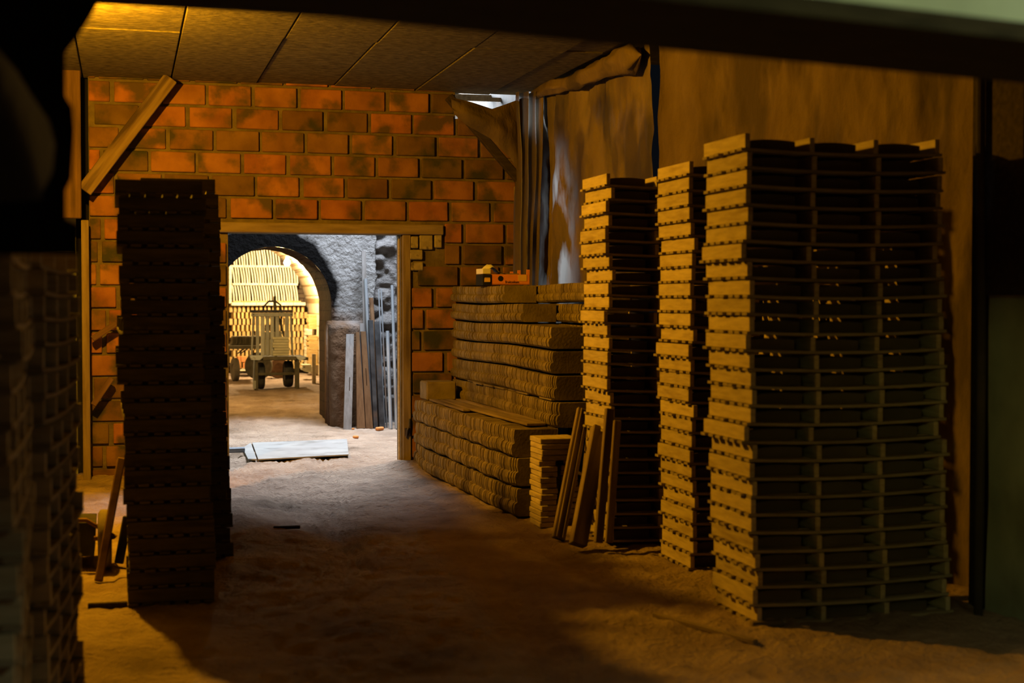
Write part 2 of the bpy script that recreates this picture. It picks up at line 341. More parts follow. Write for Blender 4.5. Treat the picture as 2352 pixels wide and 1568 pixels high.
# plaster of the kiln front: white lime, brown shade painted low down, black soot where smoke left the mouth
ARC_X, ARC_R, ARC_Z = 1.70, 0.676, 1.456
KY = 16.9                                  # front of the kiln wall
def kilnmat():
    m = pmat('kiln_front_plaster', (0.34, 0.32, 0.315), (0.50, 0.48, 0.475), 5, bump=1.0, bscale=16, bdist=0.06, vary=0, detail=8)
    nt = m.node_tree; N = nt.nodes; L = nt.links; b = N['Principled BSDF']
    src = b.inputs['Base Color'].links[0].from_socket
    tc = N.new('ShaderNodeTexCoord'); sep = N.new('ShaderNodeSeparateXYZ'); L.new(tc.outputs['Object'], sep.inputs[0])
    n = N.new('ShaderNodeTexNoise'); n.inputs['Scale'].default_value = 3.5; n.inputs['Detail'].default_value = 5; L.new(tc.outputs['Object'], n.inputs['Vector'])
    # distance from the arch centre (smoke stain)
    v = N.new('ShaderNodeVectorMath'); v.operation = 'DISTANCE'
    cb = N.new('ShaderNodeCombineXYZ'); L.new(sep.outputs[0], cb.inputs[0]); L.new(sep.outputs[2], cb.inputs[2])
    L.new(cb.outputs[0], v.inputs[0]); v.inputs[1].default_value = (ARC_X - 0.10, 0, ARC_Z + 0.10)
    a = N.new('ShaderNodeMath'); a.operation = 'MULTIPLY_ADD'; a.inputs[1].default_value = 0.22; L.new(n.outputs['Fac'], a.inputs[0]); L.new(v.outputs['Value'], a.inputs[2])
    r = N.new('ShaderNodeValToRGB'); r.color_ramp.elements[0].position = 0.92; r.color_ramp.elements[1].position = 1.06; L.new(a.outputs[0], r.inputs[0])
    mx = N.new('ShaderNodeMixRGB'); mx.inputs[1].default_value = (0.006, 0.0055, 0.0055, 1); L.new(r.outputs[0], mx.inputs[0]); L.new(src, mx.inputs[2])
    # brown stands in for the shade on the lower part
    a2 = N.new('ShaderNodeMath'); a2.operation = 'MULTIPLY_ADD'; a2.inputs[1].default_value = 0.8; L.new(n.outputs['Fac'], a2.inputs[0]); L.new(sep.outputs[2], a2.inputs[2])
    r2 = N.new('ShaderNodeValToRGB'); r2.color_ramp.elements[0].position = 0.0; r2.color_ramp.elements[1].position = 1.0
    mr = N.new('ShaderNodeMapRange'); mr.inputs['From Min'].default_value = 1.45; mr.inputs['From Max'].default_value = 1.85; L.new(a2.outputs[0], mr.inputs['Value'])
    mx2 = N.new('ShaderNodeMixRGB'); mx2.inputs[1].default_value = (0.15, 0.085, 0.05, 1); L.new(mr.outputs[0], mx2.inputs[0]); L.new(mx.outputs[0], mx2.inputs[2])
    L.new(mx2.outputs[0], b.inputs['Base Color'])
    return m
M['kiln_front'] = kilnmat()
M['kiln_front'].node_tree.nodes['Principled BSDF'].inputs['Specular IOR Level'].default_value = 0.02

# ------------------------------------------------------------------ floor
def build_floor():
    xs = np.concatenate([np.arange(-3, -1, .2), np.arange(-1, 4.2, .026), np.arange(4.2, 6.01, .3)])
    ys = np.concatenate([np.arange(-2.5, 4.3, .2), np.arange(4.3, 14, .032), np.arange(14, 23, .06), np.arange(23, 30.1, .25)])
    X, Y = np.meshgrid(xs, ys)
    Z = floor_z(X, Y)
    V = np.stack([X.ravel(), Y.ravel(), Z.ravel()], 1)
    nx, ny = len(xs), len(ys)
    i = np.arange(nx - 1); j = np.arange(ny - 1)
    I, J = np.meshgrid(i, j); a = (J * nx + I).ravel()
    Fc = np.stack([a, a + 1, a + 1 + nx, a + nx], 1)
    me = bpy.data.meshes.new('floor'); me.from_pydata(V.tolist(), [], Fc.tolist()); me.materials.append(M['dirt'])
    me.polygons.foreach_set('use_smooth', [True] * len(Fc))
    return struct(put('floor', me), 'bare dirt floor with tyre tracks running through the doorway', 'floor')
build_floor()

# ------------------------------------------------------------------ back wall of hollow bricks with the doorway
WY = 12.8
DX0, DX1, DH = 0.89, 2.44, 2.10
LX0, LX1, LZ0, LZ1 = 0.80, 2.83, 2.10, 2.19
def build_wall_back():
    b = MB()
    b.m = 1
    t = 0.20
    for x0, x1, z0, z1 in ((-.285, DX0, -.1, 3.5), (DX1, 3.75, -.1, 3.17), (DX0, DX1, DH, 3.5), (DX1, 2.95, 3.17, 3.5)):
        b.box(((x0 + x1) / 2, WY + .012 + t / 2, (z0 + z1) / 2), (x1 - x0, t, z1 - z0))
    b.m = 0
    zt = 2.217
    offs = {0: .895, 1: .736, 2: .62, 3: .778, 4: .951, 5: 1.115}
    r = random.Random(3)
    for k in range(-12, 7):
        z0 = zt + .197 * k + .012; z1 = zt + .197 * (k + 1) - .012
        if k == 6: z1 = z0 + .06
        o = offs.get(k, r.uniform(0, .4))
        for i in range(-8, 9):
            x0 = o + .40 * i + .018 + r.uniform(-.006, .006); x1 = o + .40 * (i + 1) - .018 + r.uniform(-.006, .006)
            segs = [(max(x0, -.28), min(x1, 3.72))]
            if z0 < DH + .09 and z1 > -.2:       # cut by the door opening and by the lintel
                lo, hi = (LX0 - .02, LX1 + .02) if z1 > LZ0 - .01 else (DX0 - .02, DX1 + .10)
                if z1 > LZ0 - .18 and z1 < LZ1 + .05: hi = LX1 + .02
                n = []
                for s0, s1 in segs:
                    if s1 <= lo or s0 >= hi: n.append((s0, s1))
                    else:
                        if s0 < lo: n.append((s0, lo))
                        if s1 > hi: n.append((hi, s1))
                segs = n
            for s0, s1 in segs:
                if s1 - s0 < .03: continue
                if z1 > 3.19 and s1 > 2.93: s1 = 2.93
                if s1 - s0 < .03: continue
                g = r.choice((1, 1, 1, .95, .85, .7, .55, .5)); h = r.uniform(-.08, .08)
                gr = .12 if g < .72 else 0
                b.t = (g * (1 + h) - gr * .4, g * (1 - h * .5) + gr * .9, g + gr, 1)
                d = r.uniform(.008, .02)
                c = Vector(((s0 + s1) / 2, WY + .01 - d / 2, (z0 + z1) / 2))
                b.box(c, (s1 - s0, d + .02, z1 - z0), .006, Matrix.Translation(c) @ Matrix.Rotation(R(r.uniform(-.5, .5)), 4, 'Y') @ Matrix.Translation(-c))
    return struct(b.build('wall_back', [M['brick'], M['mortar']]), 'wall of large orange hollow bricks around the doorway', 'wall')
build_wall_back()

def slabmb(x0, x1, y0, y1, z0, z1, name, mat, label=None, cat='wall'):
    b = MB(); b.box(((x0 + x1) / 2, (y0 + y1) / 2, (z0 + z1) / 2), (x1 - x0, y1 - y0, z1 - z0))
    return struct(b.build(name, mat), label, cat)
slabmb(-1.2, -.27, 13.03, 13.1, -.1, 3.6, 'wall_dark_gap', M['black_sheet'])  # black slab standing in for the unlit gap beside the bricks
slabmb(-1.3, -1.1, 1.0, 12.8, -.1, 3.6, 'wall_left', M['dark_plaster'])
def build_wall_right():
    b = MB(); P = []
    nu, nv = 26, 50
    for j in range(nv):
        for i in range(nu):
            y = 6.02 - 4.8 * i / (nu - 1); z = -.1 + 3.6 * j / (nv - 1)
            P.append((4.02 + .03 * float(smooth_noise(y * 3, z * 2, 9)) + .02 * float(smooth_noise(y * 9, z * 1.5, 5)), y, z))
    b.grid(P, nu, nv)
    b.box((4.16, 3.6, 1.7), (.2, 4.84, 3.7))
    b.m = 1
    for k in range(12): b.box((3.965, 5.84 - .40 * k, 2.50), (.03, .385, 1.95), .004)  # dark boards added to imitate shade on the upper wall
    return struct(b.build('wall_right', [M['plaster'], M['dark_wood']], smooth=False), 'plaster wall beyond the tall tray stack', 'wall')
build_wall_right()

# ceiling of fibre boards, and an unseen beam added to block the front bulb
def build_ceiling():
    b = MB(); r = random.Random(5)
    xs = [-1.1, -.33, .41, 1.15, 1.83, 2.58, 3.30, 3.62]
    ys = [1.2, 3.9, 6.1, 8.3, 10.55, 12.9]
    for i in range(len(xs) - 1):
        for j in range(len(ys) - 1):
            dz = r.uniform(-.010, .010)
            b.box(((xs[i] + xs[i + 1]) / 2, (ys[j] + ys[j + 1]) / 2, 3.445 + dz), (xs[i + 1] - xs[i] - .012, ys[j + 1] - ys[j] - .012, .05), .004)
    b.box((1.3, 7.0, 3.53), (5.2, 12.2, .08))
    b.box((3.95, 3.5, 3.45), (.8, 5.4, .06))
    b.box((4.1, 8.6, 3.47), (1.1, 4.9, .06))
    return struct(b.build('ceiling', M['ceiling']), 'low ceiling of rough brown fibre boards', 'ceiling')
build_ceiling()
slabmb(-.9, 4.0, 4.2, 4.32, 2.36, 3.45, 'light_block_beam', M['dark_wood'], 'unseen dark beam added to block the front bulb', 'beam')  # added out of view to cut off the bulb's floor patch

# the opening the camera looks through: plastered wall over a wooden lintel
def build_front_wall():
    A = Vector((.154, 2.49)); d = (Vector((2.01, 2.87)) - A).normalized(); n = Vector((d.y, -d.x))
    def P(s, t, z): q = A + d * s + n * t; return (q.x, q.y, z)
    b = MB(); b.m = 0
    s0, s1 = -.75, 4.0
    def slab(t0, t1, z0, z1, s0=s0, s1=s1):
        vs = [P(s, t, z) for s in (s0, s1) for t in (t0, t1) for z in (z0, z1)]
        b.add(vs, [(0, 1, 3, 2), (4, 6, 7, 5), (0, 4, 5, 1), (2, 3, 7, 6), (0, 2, 6, 4), (1, 5, 7, 3)])
    slab(0.0, .385, 2.035, 3.5)
    o = struct(b.build('wall_front', M['plaster']), 'pale plaster wall above the foreground lintel', 'wall')
    b = MB(); slab_ = [P(s, t, z) for s in (s0, s1) for t in (0.0, .40) for z in (2.0, 2.034)]
    b.add(slab_, [(0, 1, 3, 2), (4, 6, 7, 5), (0, 4, 5, 1), (2, 3, 7, 6), (0, 2, 6, 4), (1, 5, 7, 3)])
    struct(b.build('foreground_lintel', M['dark_wood']), 'dark timber lintel crossing the top of the view', 'lintel')
build_front_wall()

# ------------------------------------------------------------------ door frame and timber around the brick wall
def beam_obj(name, label, cat, p0, p1, wx, wy, mat, group=None, bevel=.005, side=Vector((0, 1, 0)), extra=None):
    p0 = Vector(p0); p1 = Vector(p1); z = (p1 - p0).normalized()
    y = (side - z * side.dot(z)).normalized(); x = y.cross(z)
    b = MB(); L_ = (p1 - p0).length; b.box((0, 0, 0), (wx, wy, L_), bevel)
    if extra: extra(b, L_)
    o = b.build(name, mat)
    o.matrix_world = Matrix.Translation((p0 + p1) / 2) @ Matrix((x, y, z)).transposed().to_4x4()
    return tag(o, label, cat, group)
def one(name, label, cat, mb, mat, smooth=False, group=None):
    return tag(mb.build(name, mat, smooth=smooth), label, cat, group)
beam_obj('door_lintel', 'thick wooden lintel above the doorway in the brick wall', 'lintel', (LX0, WY + .03, (LZ0 + LZ1) / 2), (LX1, WY + .03, (LZ0 + LZ1) / 2), LZ1 - LZ0, .16, M['plank'], bevel=.008)
fr = thing('doorway_post', 'wooden door post on the far right of the doorway opening', 'post', (2.46, WY, 0))
b = MB(); b.box((.03, .06, 1.04), (.075, .17, 2.12), .006); b.build('post', M['plank'], fr)
b = MB(); b.box((-.015, .10, 1.04), (.03, .05, 2.1), .003); b.build('stop_strip', M['tray'], fr)
b = MB(); b.tube([(.02, -.04, .25), (.025, -.06, .32), (.045, -.05, .36), (.05, -.04, .42)], .008, 8); b.box((.03, -.03, .30), (.05, .02, .07), .004); b.build('latch', M['iron'], fr)
one('wall_post', 'narrow upright timber at the left edge of the brick wall', 'post', (lambda b: (b.box((-.315, 12.62, 1.07), (.062, .10, 2.22), .005), b)[1])(MB()), M['plank'])
b = MB(); b.box((-.44, 12.55, 2.84), (.20, .08, 1.30), .008)
one('corner_board', 'broad brown board hanging at the upper left corner of the brick wall', 'board', b, M['brown_wood'])
p0 = pix(205, 425, 12.6); p1 = pix(392, 180, 12.6)
beam_obj('timber_brace', 'diagonal wooden brace propped under the ceiling at the left end of the brick wall', 'brace', p0 + Vector((-.04, 0, -.05)), p1, .125, .09, M['brace_wood'])
b = MB(); p0 = pix(1030, 222, 12.46); p1 = pix(1222, 448, 12.46); b.beam(p0, p1, .075, .07, .006)
one('timber_brace', 'dark diagonal brace under the torn plastic in the far right corner', 'brace', b, M['dark_wood'])
b = MB(); b.box((3.62, 12.6, 1.55), (.09, .10, 3.2), .006); b.box((3.50, 12.66, 1.3), (.05, .05, 2.5), .004)
one('corner_post', 'rough post in the far corner behind the hanging plastic', 'post', b, M['plank'])
# small bricks packed beside the lintel
for i, (x0, x1, y0, y1, lab) in enumerate(((943, 960, 543, 570, 'small upright brick packed under the lintel, nearest the door post'), (963, 993, 540, 573, 'broken mortared brick packed under the lintel, middle of the three'), (997, 1014, 538, 569, 'small upright brick packed under the lintel, last under its end'),
                           (940, 970, 574, 596, 'square half brick in the gap beside the door post'), (943, 971, 602, 621, 'pale half brick below another one beside the door post'))):
    a = pix(x0, y1, WY); c = pix(x1, y0, WY)
    b = MB(); b.box(((a.x + c.x) / 2, WY + .02, (a.z + c.z) / 2), (c.x - a.x, .10, c.z - a.z), .008)
    one('small_brick', lab, 'brick', b, M['brick_pale'], group='small bricks packed beside the door lintel')

# ------------------------------------------------------------------ drying trays
TL, PITCH_T = 1.02, 0.0845
def make_tray(depth, r, wood='tray', lath='slat'):
    root = bpy.data.objects.new('drying_tray', None); COL.objects.link(root); root.empty_display_size = 0.05
    def sag(x): return -.013 * (1 - (2 * x / TL) ** 2)
    xs = (-.494, -.166, .166, .494)
    for i, x in enumerate(xs):
        b = MB(); b.box((x, 0, .0475 + sag(x)), (.025, depth, .066), .002)
        b.build('end_board' if i in (0, 3) else 'divider_board', M[wood], root)
    n = 6; wl = .050; step = (depth - wl) / (n - 1)
    for k in range(n):
        y = -depth / 2 + wl / 2 + step * k + (r.uniform(-.006, .006) if 0 < k < n - 1 else 0)
        b = MB(); e0 = .512 + r.uniform(0, .016); e1 = .512 + r.uniform(0, .016)
        m = 10; vs = []
        for i in range(m + 1):
            x = -e0 + (e0 + e1) * i / m; z = sag(max(-TL / 2, min(TL / 2, x)))
            for yy, zz in ((-wl / 2, .001), (wl / 2, .001), (wl / 2, .014), (-wl / 2, .014)): vs.append((x, y + yy, z + zz))
        fs = [(i * 4 + q, i * 4 + (q + 1) % 4, (i + 1) * 4 + (q + 1) % 4, (i + 1) * 4 + q) for i in range(m) for q in range(4)]
        fs += [(0, 1, 2, 3), tuple(m * 4 + q for q in (3, 2, 1, 0))]
        b.add(vs, [tuple(reversed(f)) for f in fs]); b.build('slat', M[lath], root)
    return root
def make_block_mesh():
    b = MB(); o = []
    wv, h = .235, .056
    o += [(-wv / 2, 0), (wv / 2, 0), (wv / 2, h - .010)]
    for i in range(9):
        t = 1 - 2 * i / 8; o.append((t * (wv / 2 - .012), h - .006 * t * t - .002))
    o.append((-wv / 2, h - .018))
    b.prism(o, -.18, .18)
    return b.mesh('clay_block', M['clay'])
_used = {}
BLOCK = make_block_mesh()
def stack(n, cx, cy, rz, depth, phrase, group, seed, lean=(0, 0), cells=(), shift=None, cellphrase=None, wood='tray', lath='slat'):
    r = random.Random(seed)
    protos = _used.setdefault((depth, wood), [])
    z0 = fz(cx, cy) + .012
    for i in range(n):
        if len(protos) < 4:
            t = make_tray(depth, r, wood, lath); protos.append(t)
        else: t = dup(protos[r.randrange(4)])
        dx = r.gauss(0, .007) + (r.choice((-.02, .02)) if r.random() < .16 else 0); dy = r.gauss(0, .006)
        if shift and i in shift: dx += shift[i][0]; dy += shift[i][1]
        a = rz + R(r.gauss(0, .55)) + (R(180) if r.random() < .5 else 0)
        ca, sa = math.cos(rz), math.sin(rz)
        z = z0 + PITCH_T * i
        k = i / max(1, n - 1)
        px = cx + ca * dx - sa * dy + lean[0] * k; py = cy + sa * dx + ca * dy + lean[1] * k
        t.location = (px, py, z); t.rotation_euler = (0, R(r.gauss(0, .12)), a)
        tag(t, f'wooden drying tray, {nth(i + 1)} from the bottom of {phrase}', 'drying tray', group)
        for c in cells:
            off = (-.328, 0, .328)[c] - .018 + r.uniform(-.012, .008)
            q = put('clay_block', BLOCK, None, (px + ca * off, py + sa * off, z + .0150 - .013 * (1 - (2 * off / TL) ** 2)), (0, 0, rz + R(r.gauss(0, .8))))
            where = ('left-hand', 'middle', 'right-hand')[c]
            tag(q, f'clay block in the {where} cell, {nth(i + 1)} tray up, {cellphrase}', 'clay block', 'clay blocks drying on the ' + cellphrase)
G = 'drying trays in the '
stack(27, 3.315, 6.275, 0, .48, 'the wide stack beside the plaster wall', G + 'wide right stack', 11, (-.035, .02), (0, 1, 2), cellphrase='widest stack')
stack(27, 3.56, 7.60, 0, .48, 'the middle of the three right-hand stacks', G + 'middle right stack', 12, (-.03, .0), (0,), cellphrase='middle stack')
stack(27, 3.40, 8.53, 0, .48, 'the stack the timbers lean on', G + 'stack behind the leaning timbers', 13, (-.02, .03), (0, 1), cellphrase='farthest right stack')
stack(25, .225, 7.76, R(90), .42, 'the black left stack', G + 'black stack before the brick wall', 14, (-.045, .0), shift={24: (0, .02), 13: (0, .03), 14: (0, .03), 15: (0, .02)}, wood='shaded_tray', lath='shaded_tray')
stack(26, .385, 8.90, R(90), .42, 'the stack behind the black one', G + 'stack behind the black one', 15, (-.07, .05), wood='shaded_tray', lath='shaded_tray')
stack(24, .455, 9.97, R(90), .42, 'the last left stack by the door', G + 'last left stack by the door', 18, (-.07, .0), wood='shaded_tray', lath='shaded_tray')
stack(20, -.50, 4.24, R(91.5), .44, 'the blurred stack nearest the camera', G + 'nearest blurred stack', 16, (0, 0))
stack(20, -.43, 5.34, R(86.0), .44, 'the second blurred stack by the near one', G + 'second blurred stack', 17, (0, 0))

# ------------------------------------------------------------------ roof tiles on edge: low pile (individual) and tall pile behind
TT, TP = .029, .0313
def tile_outline(wd, ht):
    """Side silhouette of a nested row: upper band set back, lower band bulging out."""
    return [(0.02, 0), (-.004, ht * .10), (-.012, ht * .30), (-.004, ht * .46), (.014, ht * .52), (.006, ht * .70), (.010, ht * .93), (.016, ht), (wd, ht), (wd, 0)]
def tile_mb(b, x, y, z, wd, ht, r, thick=TT, dz=0.0):
    o = tile_outline(wd, ht); j = r.uniform(-.006, .006); n = len(o)
    t = thick / 2
    prof = [(-t, .0), (-t * .15, .0), (-t * .02, .007), (t * .12, .0), (t * .95, .0)]
    vs = []
    for py, ins in prof:
        for k, (ox, oz) in enumerate(o):
            xx = ox + (ins if k < 8 else 0)
            vs.append((x + xx + j, y + py, z + oz + dz))
    fs = []
    for i in range(len(prof) - 1):
        for k in range(n): fs.append((i * n + k, (i + 1) * n + k, (i + 1) * n + (k + 1) % n, i * n + (k + 1) % n))
    fs += [tuple(range(n)), tuple(range((len(prof) - 1) * n, len(prof) * n))[::-1]]
    b.add(vs, fs)
rt = random.Random(21)
TIERS = (('bottom', .0, 9.50), ('middle', .205, 9.50), ('top', .41, 9.53))
variants = []
for q in range(6):
    b = MB(); tile_mb(b, 0, 0, 0, .33, .192, rt); variants.append(b.mesh('roof_tile', M['rooftile']))
for name, zt, ystart in TIERS:
    nt_ = 98
    for k in range(nt_):
        y = ystart + TP * k
        s = (y - 9.5) / 3.1
        x = 2.585 - .075 * s + .004 * math.sin(k * .23 + zt * 30) + (.03 * math.exp(-k / 3.0) if zt < .3 else .02 * math.exp(-k / 4.0))
        z = .004 + zt + .006 * math.sin(k * .4 + zt * 9) + (fz(x + .1, y) if zt == 0 else .012 * float(smooth_noise(y * 1.1, 2, 1)))
        z = max(z, .0 + zt)
        o = put('roof_tile', variants[rt.randrange(6)], None, (x, y, z), (0, R(rt.gauss(0, .4)), R(rt.gauss(0, .7))))
        tag(o, f'grey roof tile on edge, {nth(k + 1)} from the near end, {name} row of the low pile', 'roof tile', f'roof tiles in the {name} row of the low pile')
# tall pile: hundreds more of the same tiles
def build_tall_pile():
    b = MB(); r = random.Random(22)
    rows = ((.615, .185, 9.50), (.805, .18, 9.56), (.99, .165, 9.62), (1.16, .165, 9.66), (1.33, .15, 10.42), (1.485, .15, 10.98))
    for zi, ht, ys in rows:
        for xc, wd, y0 in ((2.895, .275, ys), (3.205, .27, 9.62)):
            k = 0
            while True:
                y = y0 + .027 * k
                if y > 12.72: break
                sgn = math.sin(k * .19 + zi * 5) * .004
                tile_mb(b, xc + sgn + (.02 * math.exp(-k / 3.0)), y, zi + .007 * math.sin(y * 2.2 + zi * 3), wd, ht - .012, r, .0255)
                k += 1
    # cover tiles left between the tiers
    for i in range(9):
        b.box((3.0 + r.uniform(-.05, .05), 9.75 + i * .32, .805 - .006), (.2, .3, .010))
    return tag(b.build('roof_tiles', M['rooftile']), 'tall pile of grey roof tiles stacked on edge below the orange crate', 'roof tiles', kind='stuff')
build_tall_pile()
# boards on top of the low pile, block at its far end
LOWT = .41 + .192 + .012
for p0, p1, wd, lab in (((2.70, 12.15), (2.80, 9.62), .14, 'long brown board lying on top of the low tile pile'), ((2.84, 12.2), (2.88, 9.7), .055, 'thin strip of board on the low pile against the tall one'), ((2.615, 12.25), (2.625, 11.0), .06, 'short narrow board near the far end of the low pile')):
    beam_obj('flat_board', lab, 'board', (p0[0], p0[1], LOWT + .012), (p1[0], p1[1], LOWT + .012), .018, wd, M['plank'], 'boards lying on the low tile pile', .003, Vector((1, 0, 0)))
b = MB(); b.box((2.70, 12.42, LOWT + .085), (.27, .30, .165), .012)
one('clay_bundle', 'square clay block standing at the far end of the low tile pile by the door', 'block', b, M['rooftile'])

# ------------------------------------------------------------------ brick stack at the near end of the low pile
rb = random.Random(31)
zb = fz(2.76, 9.25)
for i in range(16):
    wide = i >= 12
    z = zb + .0372 * i + .019
    b = MB(); b.box((0, 0, 0), (.27 if wide else .115, .255, .0345), .004)
    o = b.build('thin_brick', M['tray'], None, loc=(2.665 + (.135 if wide else .058) + rb.uniform(-.006, .006), 9.18 + rb.uniform(-.008, .008), z), rot=(0, 0, R(rb.gauss(0, 1))))
    tag(o, f'thin pale brick, {nth(i + 1)} from the ground in the stack beside the leaning timbers', 'brick', 'thin bricks stacked by the leaning timbers')
for i in range(12):
    z = zb + .0372 * i + .019
    b = MB(); b.box((0, 0, 0), (.115, .255, .0345), .004)
    o = b.build('thin_brick', M['tray'], None, loc=(2.895 + rb.uniform(-.008, .008), 9.25 + rb.uniform(-.01, .01), z), rot=(0, 0, R(rb.gauss(0, 1.2))))
    tag(o, f'thin brick half hidden by the timbers, {nth(i + 1)} from the ground in the second column', 'brick', 'thin bricks in the second column by the timbers')

# ------------------------------------------------------------------ timbers leaning on the third tray stack
def lean_board(px0, py0, Y0, px1, py1, Y1, wx, wy, lab, groove=False, name='leaning_timber', mat='plank', grp='timbers leaning on the tray stack'):
    a = pix(px0, py0, Y0); c = pix(px1, py1, Y1)
    a.z = max(a.z, fz(a.x, a.y) + .01)
    def ex(b, L_):
        for e in (-wx * .22, wx * .22): b.box((e, -wy / 2 - .005, 0), (.009, .012, L_ * .985), .002)
    return beam_obj(name, lab, 'timber', a, c, wx, wy, M[mat], grp, .004, Vector((.04, 1, 0)), ex if groove else None)
lean_board(1282, 1238, 8.48, 1340, 940, 8.88, .085, .035, 'grooved black timber leaning on the tray stack, nearest the thin bricks', True)
lean_board(1327, 1252, 8.20, 1378, 982, 8.50, .10, .07, 'broad square timber leaning in front of the others on the tray stack', False)
lean_board(1340, 1150, 8.70, 1372, 855, 8.98, .05, .04, 'tallest thin lath leaning on the tray stack above the rest', False)
lean_board(1374, 1246, 8.12, 1400, 938, 8.22, .05, .045, 'short square batten leaning close against the lit boards of the tray stack', False)
lean_board(1398, 1246, 8.04, 1418, 965, 8.12, .045, .03, 'last batten of the leaning timbers, farthest from the tile pile', False)

# ------------------------------------------------------------------ fruit crate on the tall pile
cr = thing('fruit_crate', 'orange cardboard fruit crate with black end on top of the tall tile pile', 'crate', (3.085, 11.55, 1.632), R(2))
def crate():
    L_, D_, H_ = .36, .26, .085
    b = MB()
    b.box((0, 0, .004), (L_, D_, .008)); b.box((.015, -D_ / 2 + .004, H_ / 2), (L_ - .03, .008, H_), .001); b.box((0, D_ / 2 - .004, H_ / 2), (L_, .008, H_), .001)
    b.box((L_ / 2 - .004, 0, H_ / 2), (.008, D_, H_), .001)
    for sx, sy in ((1, -1), (1, 1)): b.box((sx * (L_ / 2 - .014), sy * (D_ / 2 - .005), H_ + .018), (.028, .010, .045), .001)
    b.box((L_ / 2 - .08, D_ / 2 - .004, H_ + .014), (.03, .008, .03), .001)
    b.build('box_body', M['crate'], cr)
    b = MB(); b.box((-L_ / 2 - .012, -.03, H_ / 2 - .004), (.075, D_ - .05, H_ + .004), .002); e = b.build('end_panel', M['crate_dark'], cr); e['label'] = 'black end panel with yellow print'
    b = MB(); b.box((-L_ / 2 - .012, -D_ / 2 - .009, .036), (.05, .004, .030)); 
    for q in range(4): b.box((-L_ / 2 - .03 + q * .012, -D_ / 2 - .009, .054), (.007, .004, .008))
    b.build('print_patch', M['crate_yellow'], e)
    b = MB(); b.box((-L_ / 2 - .014, -.03, H_ + .025), (.07, D_ - .06, .045), .003)
    for q in range(4): b.box((-L_ / 2 + .01 + q * .004, -.03 + q * .02, H_ + .03), (.05, .10, .03), .003, Matrix.Translation((0, 0, 0)))
    b.build('white_flap', M['crate_white'], cr)
    b = MB(); P = []
    for j in range(7):
        for i in range(9):
            u, v = i / 8, j / 6
            P.append((-L_ / 2 - .02 + .17 * u, -.10 + .16 * v, H_ + .015 + .085 * math.sin(math.pi * min(1, u * 1.15 + .1)) * (1 - .5 * abs(v - .5)) * (.8 + .5 * float(smooth_noise(u * 5, v * 4, 3)))))
    b.grid(P, 9, 7); b.build('plastic_bag', M['crate_white'], cr, smooth=True)
    b = MB(); b.lathe([(0, 0), (.0225, 0), (.0225, .003), (0, .003)], 24, Matrix.Translation((-.075, -D_ / 2 + .001, .050)) @ Matrix.Rotation(R(90), 4, 'X')); b.build('black_dot', M['crate_dark'], cr)
    b = MB(); b.box((.115, -D_ / 2 - .001, .055), (.075, .003, .052)); b.build('yellow_sticker', M['crate_yellow'], cr)
    cu = bpy.data.curves.new('printed_name', 'FONT'); cu.body = 'fruitselom'; cu.size = .032; cu.extrude = .0006; cu.space_character = 1.05
    cu.materials.append(M['crate_dark'])
    tmp = bpy.data.objects.new('text', cu); me = bpy.data.meshes.new_from_object(tmp); bpy.data.objects.remove(tmp); bpy.data.curves.remove(cu)
    t = bpy.data.objects.new('printed_name', me); COL.objects.link(t); t.parent = cr; t.location = (-.035, -D_ / 2 - .0015, .012); t.rotation_euler = (R(90), 0, 0); t.scale = (.86, 1, 1)
    b = MB(); b.box((.03, .02, H_ - .005), (.18, .13, .03), .01); b.build('packed_contents', M['plank'], cr)
crate()

# ------------------------------------------------------------------ plastic sheets on the right
def sheet(name, label, f, nu, nv, mat, cat='plastic sheet', group=None, thick=.004):
    b = MB(); P = [f(i / (nu - 1), j / (nv - 1)) for j in range(nv) for i in range(nu)]
    b.grid(P, nu, nv)
    o = tag(b.build(name, mat, smooth=True), label, cat, group)
    return o
def SN(a, c, s): return float(smooth_noise(a, c, s))
def f1(u, v):   # far sheet, from the corner towards the dark gap
    y = 12.55 - 2.65 * u; z = -.02 + 3.42 * v
    edge = .25 * max(0, 1 - u * 5) * max(0, (1.6 - z)) * .5
    x = 3.66 + .10 * u + .05 * SN(y * 2.2, z * .8, 41) + .045 * SN(y * 6 + z, z * .9, 42) + .028 * SN(y * 12 - z * 2, z * 5, 43) + .012 * SN(y * 28, z * 12, 54)
    return (x, y - edge, z)
sheet('plastic_sheet', 'brown plastic sheet with grey translucent patches hanging behind the tall tile pile', f1, 160, 130, M['tarp_clear'])
def f2(u, v):   # near sheet, behind the tray stacks
    y = 9.82 - 3.30 * u; z = -.02 + 3.42 * v
    if u > .9:
        e = (u - .9) / .1; y -= e * (.10 * SN(z * 2.3, 1, 44) + .05 * SN(z * 7, 2, 45) + (.10 if z < 2.2 else .16 * (z - 1.6)))
    x = 3.80 + .48 * u ** .6 + .05 * SN(y * 1.8, z * .7, 46) + .05 * SN(y * 5 + z, z * .9, 47) + .03 * SN(y * 10 - z * 2, z * 4, 48) + .012 * SN(y * 26, z * 12, 53)
    return (x, y, z)
sheet('plastic_sheet', 'dusty brown plastic sheet hanging behind the three tall tray stacks', f2, 200, 130, M['tarp'])
def f3(u, v):   # folded strip in the corner
    z = .95 + 2.42 * v
    w = 1 - .35 * (1 - v)
    x = 3.42 + .23 * u * w + .03 * SN(u * 6, z * 1.5, 49)
    y = 12.40 - .12 * u + .07 * math.sin(u * 24 + z * .9) + .05 * SN(u * 11, z * 2.5, 55)
    return (x, y, z)
sheet('plastic_sheet', 'folded strip of plastic hanging straight down in the far corner', f3, 90, 70, M['tarp_clear'])
